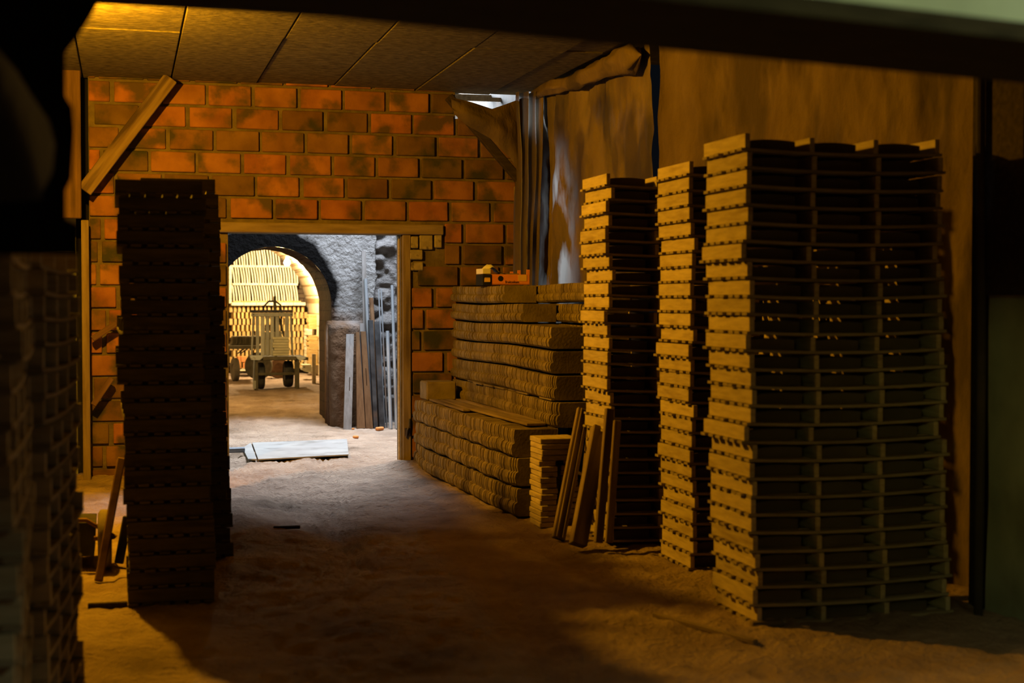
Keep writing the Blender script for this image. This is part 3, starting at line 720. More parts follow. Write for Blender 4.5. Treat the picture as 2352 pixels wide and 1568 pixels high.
def f4(u, v):   # swagged piece across the gap under the ceiling
    top = [(1034, 222), (1075, 232), (1130, 250), (1165, 238), (1207, 222)]
    bot = [(1042, 262), (1080, 292), (1125, 318), (1170, 360), (1212, 430)]
    def along(L, t):
        q = t * (len(L) - 1); i = min(int(q), len(L) - 2); g = q - i
        return (L[i][0] * (1 - g) + L[i + 1][0] * g, L[i][1] * (1 - g) + L[i + 1][1] * g)
    a = along(bot, u); c = along(top, u)
    px = a[0] * (1 - v) + c[0] * v; py = a[1] * (1 - v) + c[1] * v
    p = pix(px, py, 12.40)
    d = .16 * math.sin(math.pi * v) * math.sin(math.pi * min(1, u * 1.1)) + .05 * SN(u * 6, v * 5, 50)
    return (p.x, p.y - d * .6, p.z)
sheet('plastic_sheet', 'torn plastic swag drooping from the ceiling above the diagonal brace', f4, 70, 40, M['tarp'])
def build_roll():
    b = MB(); n = 60; P = []
    for i in range(n):
        u = i / (n - 1); y = 12.5 - 2.62 * u
        x = 3.60 + .08 * u; z = 3.36 - .05 * u - .04 * SN(y * 2, 1, 51)
        for k in range(14):
            t = 2 * math.pi * k / 14; rr = (.04 + .05 * u) * (1 + .9 * SN(y * 5 + k, t * 2, 52)) * (1 if i < n - 4 else (n - 1 - i) / 4)
            P.append((x + rr * math.cos(t) * .8, y, z + rr * math.sin(t) * 1.1))
    fs = [(i * 14 + k, i * 14 + (k + 1) % 14, (i + 1) * 14 + (k + 1) % 14, (i + 1) * 14 + k) for i in range(n - 1) for k in range(14)]
    b.add(P, fs)
    return tag(b.build('rolled_sheet', M['tarp'], smooth=True), 'crumpled roll of plastic along the edge of the ceiling boards', 'plastic sheet')
build_roll()
b = MB(); b.box((4.0, 9.86, 1.7), (.08, .16, 3.4), .005); one('gap_dark_strip', 'dark upright strip standing in for the unlit gap between the two plastic sheets', 'post', b, M['dark_wood'])  # stands in for the darkness behind the gap in the sheets
b = MB(); b.box((4.10, 6.16, 1.7), (.10, .10, 3.5), .006); one('wall_stud', 'dark upright stud where the plaster wall begins beside the plastic sheet', 'post', b, M['dark_wood'])
b = MB(); b.tube([(3.925, 5.93, -.02), (3.93, 5.93, 1.2), (3.92, 5.94, 2.2), (3.92, 5.95, 3.4)], .022, 10); one('wall_pipe', 'thin upright pipe running down the plaster wall at the right edge', 'pipe', b, M['dark_plaster'])

# dark plastic over the near left stacks
def edge_at(L, py):
    for (x0, y0), (x1, y1) in zip(L, L[1:]):
        if y0 <= py <= y1: return x0 + (x1 - x0) * (py - y0) / max(1e-6, y1 - y0)
    return L[-1][0]
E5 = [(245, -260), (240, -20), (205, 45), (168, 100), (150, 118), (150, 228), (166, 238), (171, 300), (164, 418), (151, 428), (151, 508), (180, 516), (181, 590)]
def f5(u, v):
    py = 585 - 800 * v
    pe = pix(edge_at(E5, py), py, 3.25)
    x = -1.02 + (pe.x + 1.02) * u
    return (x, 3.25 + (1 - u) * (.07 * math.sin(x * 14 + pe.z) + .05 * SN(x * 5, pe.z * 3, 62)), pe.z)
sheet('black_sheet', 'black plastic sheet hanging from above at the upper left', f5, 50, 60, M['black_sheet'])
E6 = [(-10, 110), (40, 165), (70, 215), (112, 275), (126, 330), (122, 400), (100, 450), (100, 470)]
def f6(u, v):
    py = 465 - 350 * v
    pe = pix(edge_at(E6, py), py, 2.86)
    x = -1.0 + (pe.x + 1.0) * u
    return (x, 2.86 + .05 * math.sin(x * 26 + pe.z * 9) + .04 * SN(x * 7, pe.z * 4, 63), pe.z)
sheet('grey_sheet', 'blurred grey plastic draped over the tray stack nearest the camera', f6, 50, 30, M['grey_sheet'])

# ------------------------------------------------------------------ barrow standing in the gap on the left
bx, by = -.115, 8.35
bw = thing('wheelbarrow', 'wheelbarrow with lit rubber wheel standing between the left stacks', 'wheelbarrow', (bx, by, fz(bx, by) + .005))
WM = Matrix.Translation((0, 0, .165)) @ Matrix.Rotation(R(90), 4, 'Y')
b = MB(); b.lathe([(.10, -.03), (.145, -.037), (.165, -.024), (.168, 0), (.165, .024), (.145, .037), (.10, .03), (.10, -.03)], 28, WM); t_ = b.build('tyre', M['dusty_rubber'], bw, smooth=True)
b = MB(); b.lathe([(0, -.03), (.03, -.03), (.03, -.012), (.10, -.02), (.10, .02), (.03, .012), (.03, .03), (0, .03)], 20, WM); b.build('wheel_hub', M['rust'], bw)
b = MB(); b.tube([(-.30, 0, .28), (-.10, .0, .275), (.06, 0, .17), (.0, 0, .165), (-.06, 0, .17)], .013, 10); b.build('axle_frame', M['rust'], bw)
b = MB()
b.prism([(-.60, .06), (-.06, .06), (-.05, .25), (-.60, .27)], .05, .42); b.build('tray_body', M['iron'], bw)
b = MB(); b.beam((.075, .0, .02), (.125, .05, .28), .05, .10, .006); b.build('support_leg', M['iron'], bw)
b = MB(); p0 = pix(226, 1298, 7.98); p1 = pix(279, 1052, 8.30); p0.z = fz(p0.x, p0.y) + .01; b.beam(p0, p1, .045, .03, .006)
one('leaning_stick', 'brown stick leaning in front of the barrow wheel against the black stack', 'stick', b, M['rust'])

# odds and ends on the ground
def ground_lath(pa, pb, wx, wy, lab, mat='plank'):
    P = []
    for px, py in (pa, pb):
        d = (py - 690) / F; z_ = EYE / d; u = (px - 1176) / F
        x = z_ * (math.sin(YAW) + u * math.cos(YAW)); y = z_ * (math.cos(YAW) - u * math.sin(YAW)); P.append((x, y, fz(x, y) + wy * .35))
    return beam_obj('ground_lath', lab, 'lath', P[0], P[1], wx, wy, M[mat], 'laths lying on the dirt floor', .003, Vector((0, 0, 1)))
ground_lath((196, 1392), (288, 1387), .025, .03, 'dark lath lying on the floor against the foot of the black left stack', 'dark_wood')
ground_lath((1505, 1416), (1740, 1478), .03, .022, 'half-buried lath on the dirt before the widest tray stack')
ground_lath((1728, 1437), (1800, 1434), .05, .03, 'short board end sticking out under the corner of the widest tray stack')
for (xa, ya), (xb, yb), lab in (((214, 930), (256, 868), 'short slanting batten low on the brick wall behind the black left stack'), ((212, 778), (268, 742), 'upper slanting batten on the brick wall behind the black left stack')):
    beam_obj('wall_batten', lab, 'batten', pix(xa, ya, 12.66), pix(xb, yb, 12.66), .05, .05, M['brown_wood'], 'battens on the brick wall')

# ------------------------------------------------------------------ passage and kiln front
def pd(px, py, Y): return pix(px, py, Y)
def build_wall_kiln():
    b = MB(); r = random.Random(71)
    b.m = 0
    # plaster above the spring: polar grid round the arch
    nth_, nr = 96, 44
    P = []
    def relief(x, z): return -.014 * SN(x * 9, z * 9, 72) - .010 * SN(x * 22, z * 22, 73) - .006 * SN(x * 48, z * 48, 76)
    for j in range(nr):
        for i in range(nth_):
            t = math.pi * i / (nth_ - 1); rr = ARC_R + (1.25) * (j / (nr - 1)) ** 1.0
            x = ARC_X + rr * math.cos(t); z = ARC_Z + rr * math.sin(t)
            xl = 2.905 + .05 * SN(1, z * 5, 74) + .03 * SN(2, z * 14, 75)
            if x > xl: x = xl
            P.append((x, KY + relief(x, z) + (.10 if x >= xl - 1e-6 else 0) * 0, z))
    b.grid(P, nth_, nr)
    P = []
    for j in range(60):                                   # plaster right of the mouth
        for i in range(28):
            z = 1.24 + (ARC_Z - 1.24) * j / 59; x = ARC_X + ARC_R + (2.905 + .05 * SN(1, z * 5, 74) + .03 * SN(2, z * 14, 75) - ARC_X - ARC_R) * i / 27
            P.append((x, KY + relief(x, z), z))
    b.grid(P, 28, 60)
    b.box((ARC_X - ARC_R - .35, KY + .3, .75), (.70, .6, 1.5))
    # right lower pillar with a rounded corner and a sloping shoulder
    P = []; nu, nv = 26, 40
    for j in range(nv):
        z = -.05 + 1.31 * j / (nv - 1)
        top = .10 * max(0, (z - 1.20) / .06)
        for i in range(nu):
            u = i / (nu - 1); ang = min(1, u / .3) * math.pi / 2
            x = 2.33 + .10 * (1 - math.cos(ang)) + max(0, u - .3) / .7 * .48 + .02 * (1 - z / 1.26)
            y = KY - .04 - .10 * math.sin(ang) + top * 1.2 + relief(x * 1.3, z) * 1.2
            P.append((x, y, z))
    b.grid(P, nu, nv)
    b.box((2.62, KY + .16, .60), (.56, .30, 1.28))
    b.m = 1                                               # sooty brick mouth: jambs and vault
    n = 40
    P = []
    for j, y in enumerate(np.linspace(KY - .01, 18.0, 14)):
        L_ = [(ARC_X + ARC_R, -.1)] + [(ARC_X + ARC_R, ARC_Z * k / 8) for k in range(1, 8)] + [(ARC_X + ARC_R * math.cos(math.pi * i / n), ARC_Z + ARC_R * math.sin(math.pi * i / n)) for i in range(n + 1)] + [(ARC_X - ARC_R, ARC_Z * (8 - k) / 8) for k in range(1, 9)]
        for q, (x, z) in enumerate(L_):
            dx, dz = x - ARC_X, max(0, z - ARC_Z); s = 1 + .02 * SN(q * 1.7, y * 12, 77)
            P.append((ARC_X + dx * s, y, z if z <= ARC_Z else ARC_Z + dz * s))
    b.grid(P, len(L_), 14)
    b.m = 1
    b.box((1.0, KY + .35, 3.7), (6.0, .5, 1.6))
    b.m = 0           # high wall above
    b.box((-.4, KY + .35, 2.0), (1.25, .5, 2.4))
    return struct(b.build('wall_kiln', [M['kiln_front'], M['sooty_brick']], smooth=True), 'limewashed kiln front with a soot-blackened arched mouth', 'wall')
build_wall_kiln()
def build_rubble():
    b = MB(); P = []
    nu, nv = 60, 120
    for j in range(nv):
        for i in range(nu):
            x = 2.78 + 1.0 * i / (nu - 1); z = -.05 + 2.75 * j / (nv - 1)
            d = .16 * abs(SN(x * 5.5, z * 6.5, 81)) + .05 * SN(x * 16, z * 18, 82)
            P.append((x, KY + .10 - d, z))
    b.grid(P, nu, nv)
    return struct(b.build('wall_rubble', M['rubble'], smooth=True), 'broken rubble masonry beside the kiln plaster', 'wall')
build_rubble()
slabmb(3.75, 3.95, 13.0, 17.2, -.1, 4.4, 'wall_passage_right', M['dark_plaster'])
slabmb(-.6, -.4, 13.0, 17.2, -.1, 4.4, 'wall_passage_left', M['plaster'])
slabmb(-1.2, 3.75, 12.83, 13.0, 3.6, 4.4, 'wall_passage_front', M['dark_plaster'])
# roof scraps seen through the gap above the torn plastic
for px0, px1, py, Yq, lab in ((1058, 1190, 228, 14.6, 'pale lath seen through the gap under the ceiling'), (1075, 1200, 234, 14.2, 'second lath lower in the gap under the ceiling')):
    a = pix(px0, py, Yq); c = pix(px1, py - 3, Yq); b = MB(); b.beam((-.45, Yq, a.z), (3.8, Yq, c.z), .04, .03)
    one('roof_lath', lab, 'lath', b, M['plank'], group='laths across the open roof')

# planks and pipes leaning by the kiln
def lean(name, lab, mat, bot, top, Y0=16.42, Y1=16.62, wd=None, thick=.025, pipe=False, slot=None, hole=None, grp='planks and pipes leaning beside the kiln mouth'):
    (bx0, bx1, byy), (tx0, tx1, tyy) = bot, top
    a0, a1 = pix(bx0, byy, Y0), pix(bx1, byy, Y0); c0, c1 = pix(tx0, tyy, Y1), pix(tx1, tyy, Y1)
    g = fz((a0.x + a1.x) / 2, Y0) + .004
    for a in (a0, a1): a.z = g
    b = MB()
    if pipe:
        b.tube([(a0 + a1) / 2, (c0 + c1) / 2], (a1.x - a0.x) / 2, 14)
        return one(name, lab, 'pipe', b, M[mat], group=grp)
    o = Vector((0, thick, 0))
    vs = [a0, a1, c1, c0, a0 + o, a1 + o, c1 + o, c0 + o]
    if slot:
        t0, t1, u0, u1 = slot
        def q(u, t): return (a0 * (1 - u) + a1 * u) * (1 - t) + (c0 * (1 - u) + c1 * u) * t
        us = [0, u0, u1, 1]; ts = [0, t0, t1, 1]
        vs = [q(u, t) for t in ts for u in us] + [q(u, t) + o for t in ts for u in us]
        fs = []
        for j in range(3):
            for i in range(3):
                if i == 1 and j == 1: continue
                k = j * 4 + i; fs.append((k, k + 1, k + 5, k + 4)); fs.append((16 + k, 16 + k + 4, 16 + k + 5, 16 + k + 1))
        def wall(i, j): fs.append((i, j, 16 + j, 16 + i))
        for ring in ((0, 1, 2, 3, 7, 11, 15, 14, 13, 12, 8, 4), (5, 9, 10, 6)):
            for i in range(len(ring)): wall(ring[i], ring[(i + 1) % len(ring)])
        b.add(vs, fs)
    else:
        b.add(vs, [(0, 1, 2, 3), (5, 4, 7, 6), (0, 4, 5, 1), (1, 5, 6, 2), (2, 6, 7, 3), (3, 7, 4, 0)])
    return one(name, lab, 'plank' if 'plank' in name else 'beam', b, M[mat], group=grp)
M['pale_plank'] = pmat('pale_plank', (0.30, 0.27, 0.26), (0.42, 0.39, 0.38), 8, stretch=(5, 5, .6), bump=.2, c3=(.25, .22, .2), c3scale=4, vary=0)
M['brown_plank'] = pmat('brown_plank', (0.20, 0.10, 0.045), (0.28, 0.15, 0.07), 8, stretch=(5, 5, .6), bump=.2, vary=.1)
lean('leaning_plank', 'tall grey-pink plank leaning on the white kiln plaster, tallest of all', 'pale_plank', (838, 848, 960), (831, 840.5, 576), 16.62, 16.80, thick=.03)
lean('leaning_pipe', 'short pale steel tube leaning just below the tall plank', 'steel', (852, 860, 960), (836, 843, 640), 16.56, 16.76, pipe=True)
lean('leaning_pipe', 'rusty prop with a collar leaning behind the black beams', 'rust', (866, 876, 962), (847, 858, 684), 16.5, 16.70, pipe=True)
lean('leaning_plank', 'pale slotted plank leaning on the kiln pillar, first by the kiln mouth', 'pale_plank', (789, 807.5, 978), (795.5, 813, 767), 16.36, 16.66, slot=(.40, .545, .55, .66))
lean('leaning_plank', 'orange-brown plank with a light edge, second from the kiln mouth', 'brown_plank', (820, 839.5, 979), (818, 825, 763), 16.40, 16.60, thick=.05)
lean('leaning_plank', 'grey board end sticking up between the two brown planks', 'pale_plank', (830, 840, 975), (827, 835, 742), 16.48, 16.68)
lean('leaning_plank', 'dark brown slotted plank leaning third from the kiln mouth', 'brown_plank', (841, 857, 979), (829, 840, 761), 16.40, 16.6, slot=(.44, .62, .45, .56), thick=.05)
lean('leaning_post', 'grimy dark beam leaning to the right of the brown planks', 'iron', (859, 868, 978), (847, 857, 735), 16.40, 16.62, thick=.07)
lean('leaning_post', 'blackened beam with a blue sheen leaning beside the grimy one', 'iron', (872, 884, 978), (860, 871, 738), 16.38, 16.62, thick=.08)
lean('leaning_pipe', 'thin rod leaning behind the black beams, first of the two rods', 'steel', (882, 885, 975), (868, 871, 664), 16.5, 16.72, pipe=True)
lean('leaning_pipe', 'thin rod leaning behind the black beams, second of the two rods', 'steel', (887, 890.5, 975), (874, 877, 664), 16.5, 16.72, pipe=True)
lean('leaning_pipe', 'dull grey pipe leaning left of the bright pipe by the door post', 'steel', (893, 901.5, 976), (886, 894, 760), 16.36, 16.6, pipe=True)
lean('leaning_pipe', 'bright steel pipe leaning tallest beside the door post', 'steel', (907, 914, 975), (896, 905, 655), 16.30, 16.6, pipe=True)
# bits on the passage floor
for px, py, Yq, sx, sy, sz, rot, lab in ((872, 972, 16.2, .12, .05, .04, 40, 'broken brick lying at the foot of the leaning beams'), (817, 1003, 15.5, .06, .05, .03, 10, 'small stone on the passage floor before the planks'), (811, 976, 16.3, .04, .03, .02, 70, 'tiny brick chip beside the pale slotted plank')):
    p = pix(px, py, Yq); b = MB(); b.box((0, 0, sz / 2), (sx, sy, sz), sz * .3)
    o = b.build('brick_fragment', M['kiln_orange'], None, loc=(p.x, Yq, fz(p.x, Yq)), rot=(0, 0, R(rot))); tag(o, lab, 'brick', 'fragments on the passage floor')
# flat metal plate on the floor past the door
b = MB(); zz = fz(1.75, 14.2) + .02
vs = [(1.20, 13.42, zz), (2.06, 13.50, zz + .012), (2.28, 15.05, zz + .008), (1.28, 15.0, zz)]
vs += [(x, y, z - .012) for x, y, z in vs]
b.add(vs, [(0, 1, 2, 3), (7, 6, 5, 4), (0, 4, 5, 1), (1, 5, 6, 2), (2, 6, 7, 3), (3, 7, 4, 0)])
one('floor_plate', 'pale dusty sheet of metal lying on the ground beyond the doorway', 'plate', b, M['plate'])
b = MB(); vs = [(1.11, 13.46, zz), (1.185, 13.42, zz), (1.265, 15.0, zz), (1.14, 14.5, zz)]
vs += [(x, y, z - .012) for x, y, z in vs]; b.add(vs, [(0, 1, 2, 3), (7, 6, 5, 4), (0, 4, 5, 1), (1, 5, 6, 2), (2, 6, 7, 3), (3, 7, 4, 0)])
one('floor_strip', 'narrow metal strip alongside the plate on the passage floor', 'plate', b, M['plate'])
b = MB(); b.tube([(.97, 14.0, zz + .03), (1.12, 14.02, zz + .03)], .028, 12); one('pipe_stub', 'short pipe stub beside the strip on the passage floor', 'pipe', b, M['steel'])
b = MB(); p = pix(662, 1207, 9.3); b.beam((p.x - .09, 9.35, fz(p.x, 9.35) + .015), (p.x + .08, 9.32, fz(p.x, 9.32) + .015), .02, .03, .003); one('dropped_stick', 'dark stick lying across the tyre tracks inside the doorway', 'stick', b, M['dark_wood'])

# ------------------------------------------------------------------ kiln chamber
KX, KW, KS, KT = 1.70, 1.78, 1.25, 2.75
def build_chamber():
    b = MB(); n = 28; P = []
    L_ = [(KX + KW, -.1), (KX + KW, KS * .5)] + [(KX + KW * math.cos(math.pi * i / n), KS + (KT - KS) * math.sin(math.pi * i / n)) for i in range(n + 1)] + [(KX - KW, KS * .5), (KX - KW, -.1)]
    ys = np.linspace(18.0, 28.1, 24)
    for y in ys:
        for x, z in L_: P.append((x, y, z))
    b.grid(P, len(L_), len(ys))
    b.m = 1
    b.box((KX, 28.16, 1.5), (4.2, .2, 3.4))
    return struct(b.build('wall_kiln_chamber', [M['kiln_brick'], M['kiln_back']]), 'brick vault of the kiln chamber', 'wall')
build_chamber()
kb = thing('kiln_lamp', 'glaring bare bulb hanging inside the kiln vault', 'lamp', (2.86, 26.0, 2.19))
b = MB(); b.lathe([(0, -.055), (.03, -.05), (.05, -.025), (.055, 0), (.045, .03), (.025, .055), (.02, .07)], 18); b.build('bulb', M['lit_bulb'], kb, smooth=True)
b = MB(); b.lathe([(0, .075), (.024, .075), (.024, .13), (.012, .145), (0, .145)], 14); b.build('socket', M['kiln_clay'], kb)
b = MB(); b.tube([(0, 0, .14), (0, 0, .36)], .006, 8); b.build('cord', M['iron'], kb)

KYT = 27.85
def kq(px, py, Y=KYT): return pix(px, py, Y)
rk = random.Random(91)
# standing curved tiles, three tiers
def curved_tile_mesh(h, lean_, d=.12, th=.023):
    b = MB(); n = 10; vs = []
    for i in range(n + 1):
        t = i / n; x = lean_ * (1 - t) ** 1.6 + .012 * math.sin(t * math.pi)
        for xx, yy in ((-th / 2, -d / 2), (th / 2, -d / 2), (th / 2, d / 2), (-th / 2, d / 2)): vs.append((x + xx, yy, h * t))
    fs = [(i * 4 + q, (i + 1) * 4 + q, (i + 1) * 4 + (q + 1) % 4, i * 4 + (q + 1) % 4) for i in range(n) for q in range(4)] + [(0, 1, 2, 3), tuple(n * 4 + q for q in (3, 2, 1, 0))]
    b.add(vs, [tuple(reversed(f)) for f in fs]); return b.mesh('standing_tile', M['kiln_tile'])
tiers = ((655.5, 690.5, 684.5, 'lowest'), (614, 650, 682, 'middle'), (571, 609.5, 641, 'top'))
for ty, by_, xr, nm in tiers:
    a = kq(532, by_); c = kq(xr, by_); h = kq(532, ty).z - a.z
    N_ = int(round((c.x - a.x) / .0505)); ms = [curved_tile_mesh(h, .03 + .006 * q) for q in range(3)]
    for k in range(N_):
        x = a.x + .012 + .0505 * k
        o = put('standing_tile', ms[rk.randrange(3)], None, (x, KYT + rk.uniform(-.01, .01), a.z), (0, 0, R(rk.gauss(0, 1.5))))
        tag(o, f'curved yellow tile standing on end, {nth(k + 1)} from the left in the {nm} kiln tier', 'tile', f'standing tiles in the {nm} tier inside the kiln')
def row_of_slabs(y0, y1, x0, x1, n, nm, mat='kiln_tile', d=.22, dy=0):
    a = kq(x0, y1, KYT + dy); c = kq(x1, y0, KYT + dy); wv = (c.x - a.x) / n
    for k in range(n):
        b = MB(); b.box((0, 0, 0), (wv - .006, d, c.z - a.z - .002), .004)
        o = b.build('flat_tile', M[mat], None, loc=(a.x + wv * (k + .5), KYT + dy, (a.z + c.z) / 2)); tag(o, f'flat tile laid lengthwise, {nth(k + 1)} from the left in {nm}', 'tile', 'flat tiles laid in ' + nm)
row_of_slabs(650.5, 655, 533, 683, 5, 'the layer under the middle kiln tier')
row_of_slabs(609.8, 613.8, 531, 668, 5, 'the layer under the top kiln tier')
row_of_slabs(694, 701.5, 530, 700, 6, 'the ledge above the brick lattice', d=.30)
row_of_slabs(690.7, 693.8, 534, 690, 8, 'the thin layer on the ledge', mat='kiln_clay', d=.26)
# end column of bricks at the left of the tiers
for k in range(8):
    a = kq(525.5, 609 + 11 * (k + 1)); c = kq(531.5, 609 + 11 * k); b = MB(); b.box((0, 0, 0), (c.x - a.x, .2, c.z - a.z - .004), .004)
    tag(b.build('end_brick', M['kiln_tile'], None, loc=((a.x + c.x) / 2, KYT, (a.z + c.z) / 2)), f'yellow brick, {nth(k + 1)} from the top of the column left of the kiln tiers', 'brick', 'bricks in the column left of the kiln tiers')
# lattice of bricks set on edge, nine courses
bm_ = []
for q in range(3):
    b = MB(); b.box((0, 0, 0), (.040 + .004 * q, .11, .118), .003); bm_.append(b.mesh('lattice_brick', M['kiln_clay']))
for j in range(10):
    yb = 702.5 + 14.55 * (j + 1)
    a = kq(529, yb); c = kq(703, yb); zc = (a.z + kq(529, yb - 14.55).z) / 2
    N_ = 18
    for k in range(N_):
        x = a.x + (c.x - a.x) * (k + .25 + .5 * (j % 2)) / N_
        o = put('lattice_brick', bm_[rk.randrange(3)], None, (x, KYT, zc), (0, 0, R(14 * (1 if j % 2 else -1) + rk.gauss(0, 5))))
        tag(o, f'amber brick on edge, {nth(k + 1)} from the left in course {nth(j + 1)} of the kiln lattice', 'brick', 'bricks of the lattice stack behind the cart')
# solid tile stacks at the right, slabs at their foot
def slabs(px0, px1, py0, py1, n, Y, nm, d=.35, mat='kiln_clay', jit=.008):
    a = pix(px0, py1, Y); c = pix(px1, py0, Y); h = (c.z - a.z) / n
    for k in range(n):
        b = MB(); b.box((0, 0, 0), (c.x - a.x, d, h * .88), .003)
        tag(b.build('stacked_tile', M[mat], None, loc=((a.x + c.x) / 2 + rk.uniform(-jit, jit), Y, a.z + h * (k + .5)), rot=(0, 0, R(rk.gauss(0, 1)))), f'flat tile, {nth(k + 1)} from the bottom of {nm}', 'tile', 'flat tiles in ' + nm)
slabs(706, 728, 770, 838, 18, 26.6, 'the front right kiln stack')
slabs(705, 715, 756, 769.5, 2, 26.6, 'the pair set on the front right kiln stack', mat='kiln_tile')
slabs(707, 729, 722, 755.5, 9, 26.85, 'the upper right kiln stack')
slabs(701, 706, 754, 838, 10, 26.9, 'the pale kiln column at the right', mat='kiln_tile', jit=.004)
slabs(696, 716, 836, 853, 5, 25.4, 'the loose heap right of the cart', d=.3, mat='slab', jit=.03)
b = MB(); a = pix(717, 863, 24.2); b.box((a.x + .03, 24.2, .34), (.06, .08, .50), .006); one('short_post', 'short wooden post at the right edge of the kiln mouth view', 'post', b, M['tray'])
# fired bricks low at the left, on a pallet
for i, (px0, px1, py0, py1) in enumerate(((545, 552, 818, 832), (552, 566, 818, 831), (545, 553, 832, 845), (557, 566, 832, 845))):
    a = pix(px0, py1, 27.0); c = pix(px1 - .7, py0, 27.0); b = MB(); b.box(((a.x + c.x) / 2, 27.0, (a.z + c.z) / 2), (c.x - a.x, .24, c.z - a.z), .006)
    one('fired_brick', ('orange fired brick, upper left of the four on the pallet', 'wide orange fired brick, upper right of the four on the pallet', 'orange fired brick, lower left of the four on the pallet', 'orange fired brick, lower right of the four on the pallet')[i], 'brick', b, M['kiln_orange'], group='orange bricks on the pallet')
a = pix(546, 851, 27.0); c = pix(660, 846.5, 27.0); b = MB(); b.box(((a.x + c.x) / 2, 27.0, (a.z + c.z) / 2), (c.x - a.x, .5, c.z - a.z), .006); one('pallet_board', 'pale pallet board on the kiln floor behind the wheels', 'pallet', b, M['kiln_tile'])

# cart in the kiln
CY = 22.7
def cq(px, py, Y=CY): return pix(px, py, Y)
g0 = fz(1.9, CY)
ct = thing('handcart', 'wooden cart with slatted back and two wheels standing in the kiln', 'cart', (0, 0, 0))
def cbox(name, px0, px1, py0, py1, Y, d, mat, bevel=.005, parent=ct):
    a = cq(px0, py1, Y); c = cq(px1, py0, Y); b = MB(); b.box(((a.x + c.x) / 2, Y, (a.z + c.z) / 2), (c.x - a.x, d, c.z - a.z), bevel); return b.build(name, M[mat], parent)
cbox('platform', 577, 699, 817.5, 825, CY + .45, 1.05, 'darkframe')
e = cbox('front_beam', 604, 680, 818, 827, CY - .10, .08, 'darkframe')
for nm_, L_ in (('whitened_corner', ((574, 817), (600, 816), (606, 820), (596, 827), (577, 826))), ('whitened_corner', ((678, 818), (700, 820), (703, 823), (690, 828), (684, 824)))):
    b = MB(); P = [cq(x, y, CY - .12) for x, y in reversed(L_)]; b.add(P + [p + Vector((0, .10, 0)) for p in P], [tuple(range(5))[::-1], tuple(range(5, 10))] + [(i, (i + 1) % 5, 5 + (i + 1) % 5, 5 + i) for i in range(5)]); k_ = b.build(nm_, M['rag'], ct); k_['label'] = 'chalky whitened corner of the platform'
def leg(px0, px1, py1):
    a = cq(px0, py1, CY - .05); c = cq(px1, 824, CY - .05); z0 = max(fz((a.x + c.x) / 2, CY - .05), a.z - .01)
    b = MB(); b.box(((a.x + c.x) / 2, CY - .05, (z0 + c.z) / 2), (c.x - a.x, .07, c.z - z0), .004); return b.build('leg', M['darkframe'], ct)
leg(584, 592, 893); leg(677, 687, 893)
b = MB(); b.tube([cq(584, 826, CY - .1), cq(582.5, 875, CY - .1)], .014, 8); b.build('brake_rod', M['steel'], ct)
cbox('brake_shoe', 581, 588, 874, 893, CY - .1, .05, 'cartwood')
cbox('cross_bar', 592, 680, 855, 862, CY - .03, .06, 'darkframe')
for i, (px0, px1) in enumerate(((591, 607), (652, 672))):
    a = cq(px0, 888, CY + .25); c = cq(px1, 888, CY + .25); rr = .215; xc = (a.x + c.x) / 2; hw = (c.x - a.x) / 2
    Wm = Matrix.Translation((xc, CY + .25, fz(xc, CY + .25) + rr)) @ Matrix.Rotation(R(90), 4, 'Y')
    wl = MB(); wl.lathe([(.11, -hw * .8), (rr * .86, -hw), (rr * .97, -hw * .7), (rr, 0), (rr * .97, hw * .7), (rr * .86, hw), (.11, hw * .8)], 30, Wm); wo = wl.build('wheel', M['rubber'], ct, smooth=True)
    hb = MB(); hb.lathe([(0, -hw * .7), (.11, -hw * .8), (.11, hw * .8), (0, hw * .7)], 20, Wm); hb.build('wheel_hub', M['iron'], wo)
BYY = CY + .05
cbox('top_rail', 577, 673, 718, 727, BYY, .05, 'cartwood')
e = cbox('rail_angle_iron', 576, 673, 711.5, 717.8, BYY + .02, .07, 'iron')
for px in (582.5, 669):
    b = MB(); p = cq(px, 722, BYY - .03); b.lathe([(0, -.004), (.010, -.004), (.010, .004), (0, .004)], 10, Matrix.Translation(p) @ Matrix.Rotation(R(90), 4, 'X')); b.build('bolt', M['iron'], ct)
for px0, px1 in ((588, 595), (599, 607.5), (611, 618), (622, 629), (633, 640.5), (655, 663)): cbox('back_slat', px0, px1, 727, 817, BYY + .01, .03, 'cartwood', .003)
for a_, c_ in (((582, 727), (578, 816)), ((668, 727), (672, 816))):
    b = MB(); b.tube([cq(*a_, BYY + .03), cq(*c_, BYY + .03)], .016, 8); b.build('back_stay', M['cartwood'], ct)
b = MB(); b.tube([cq(x, y, BYY + .35) for x, y in ((606, 713), (607.5, 702), (617, 692), (632, 691), (644, 700), (646, 713), (646, 760))], .015, 8); b.build('hoop_handle', M['iron'], ct)
b = MB(); b.beam(cq(633.5, 818, BYY + .4), cq(631, 680, BYY + .3), .045, .03, .004); b.beam(cq(640, 727, BYY + .2), cq(652, 772, BYY + .2), .03, .03, .004); b.build('steering_lever', M['darkframe'], ct)
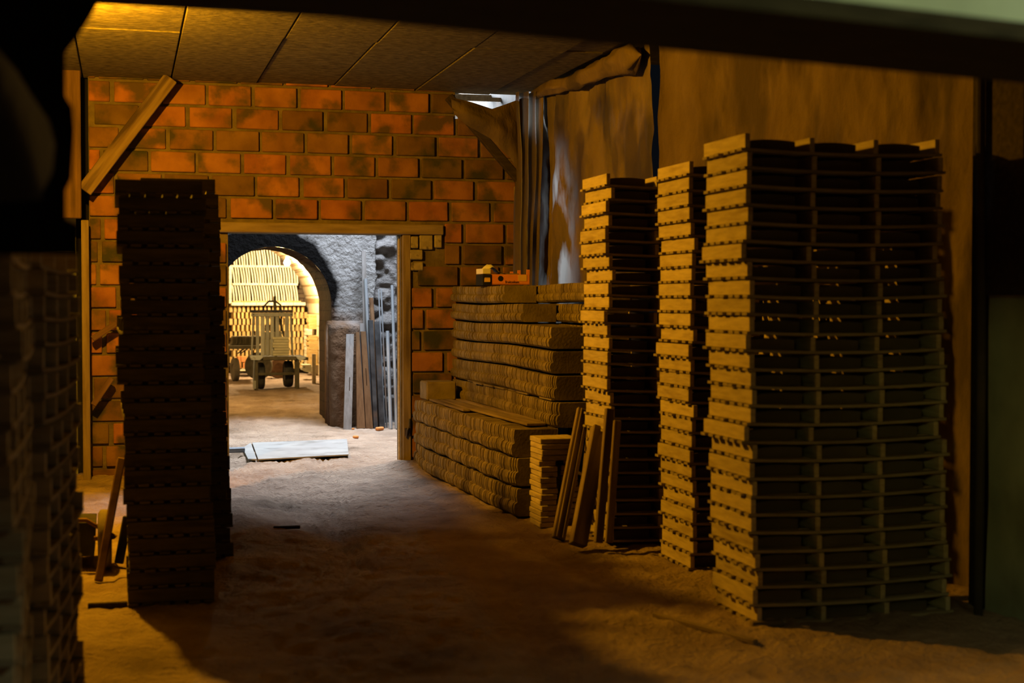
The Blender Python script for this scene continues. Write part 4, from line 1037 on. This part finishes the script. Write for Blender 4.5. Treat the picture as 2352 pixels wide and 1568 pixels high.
# slabs carried on the cart
def load(px0, px1, py0, py1, Y, d, lab, n=1, nm='pale_slab'):
    a = cq(px0, py1, Y); c = cq(px1, py0, Y); h = (c.z - a.z) / n
    for k in range(n):
        b = MB(); b.box((0, 0, 0), (c.x - a.x - (rk.uniform(0, .03) if n > 1 else 0), d, h * .93), .005)
        l_ = lab if n == 1 else f'pale clay slab, {nth(k + 1)} from the bottom of the flat pile on the cart'
        tag(b.build(nm, M['slab'], None, loc=((a.x + c.x) / 2 + (rk.uniform(-.012, .012) if n > 1 else 0), Y, a.z + h * (k + .5))), l_, 'slab', 'pale slabs loaded on the cart')
load(607, 647, 760, 816, CY - .02 + .30, .10, 'tall pale slab standing at the back of the load on the cart')
load(605, 624.5, 778, 816.5, CY + .14, .12, 'narrow pale block standing left of the flat pile on the cart')
load(625, 665, 773, 817, CY + .06, .20, '', 7)

# second cart further back on the left
t2 = thing('tile_trailer', 'low trailer with two wheels carrying dark tiles behind the cart', 'cart', (0, 0, 0))
TY = 25.3
def tq(px, py, Y=TY): return pix(px, py, Y)
a = tq(515, 799.5); c = tq(601, 791); b = MB(); b.box(((a.x + c.x) / 2, TY, (a.z + c.z) / 2), (c.x - a.x, .9, c.z - a.z), .006); b.build('deck_beam', M['darkframe'], t2)
def disc(name, px, py, rad, hw, Y, mat, rotz):
    p = tq(px, py, Y); z = fz(p.x, Y) + rad
    Wm = Matrix.Translation((p.x, Y, z)) @ Matrix.Rotation(R(rotz), 4, 'Z') @ Matrix.Rotation(R(90), 4, 'Y')
    b = MB(); b.lathe([(0, -hw * .6), (rad * .45, -hw * .7), (rad * .5, -hw), (rad * .93, -hw), (rad, -hw * .5), (rad, hw * .5), (rad * .93, hw), (rad * .5, hw), (rad * .45, hw * .7), (0, hw * .6)], 34, Wm); return b.build(name, M[mat], t2, smooth=False)
disc('tyre', 540, 840, .205, .045, TY - .2, 'dusty_rubber', 8)
disc('spare_wheel', 594, 826, .245, .05, TY + .2, 'darkframe', 78)
disc('drum', 640, 826, .19, .12, TY + .6, 'rust', 90)
b = MB(); b.tube([tq(545, 812, TY + .35), tq(562, 800, TY + .35)], .01, 8); b.tube([tq(552, 812, TY + .35), tq(570, 800, TY + .35)], .01, 8); b.build('strut', M['iron'], t2)
mts = []
b = MB(); vs = []
n = 8
for i in range(n + 1):
    t = i / n; x = .05 * t + .012 * math.sin(t * 6)
    for xx, yy in ((-.012, -.2), (.012, -.2), (.012, .2), (-.012, .2)): vs.append((x + xx, yy, .145 * t))
b.add(vs, [tuple(reversed(f)) for f in [(i * 4 + q, (i + 1) * 4 + q, (i + 1) * 4 + (q + 1) % 4, i * 4 + (q + 1) % 4) for i in range(n) for q in range(4)] + [(0, 1, 2, 3), tuple(n * 4 + q for q in (3, 2, 1, 0))]])
tm = b.mesh('trailer_tile', M['tile_face'])
z_ = tq(530, 790.6).z
for k in range(16):
    x = tq(529, 790).x + .031 * k
    o = put('trailer_tile', tm, None, (x, TY - .1, z_)); tag(o, f'dark tile leaning in a row on the trailer, {nth(k + 1)} from the left', 'tile', 'dark tiles leaning on the trailer')
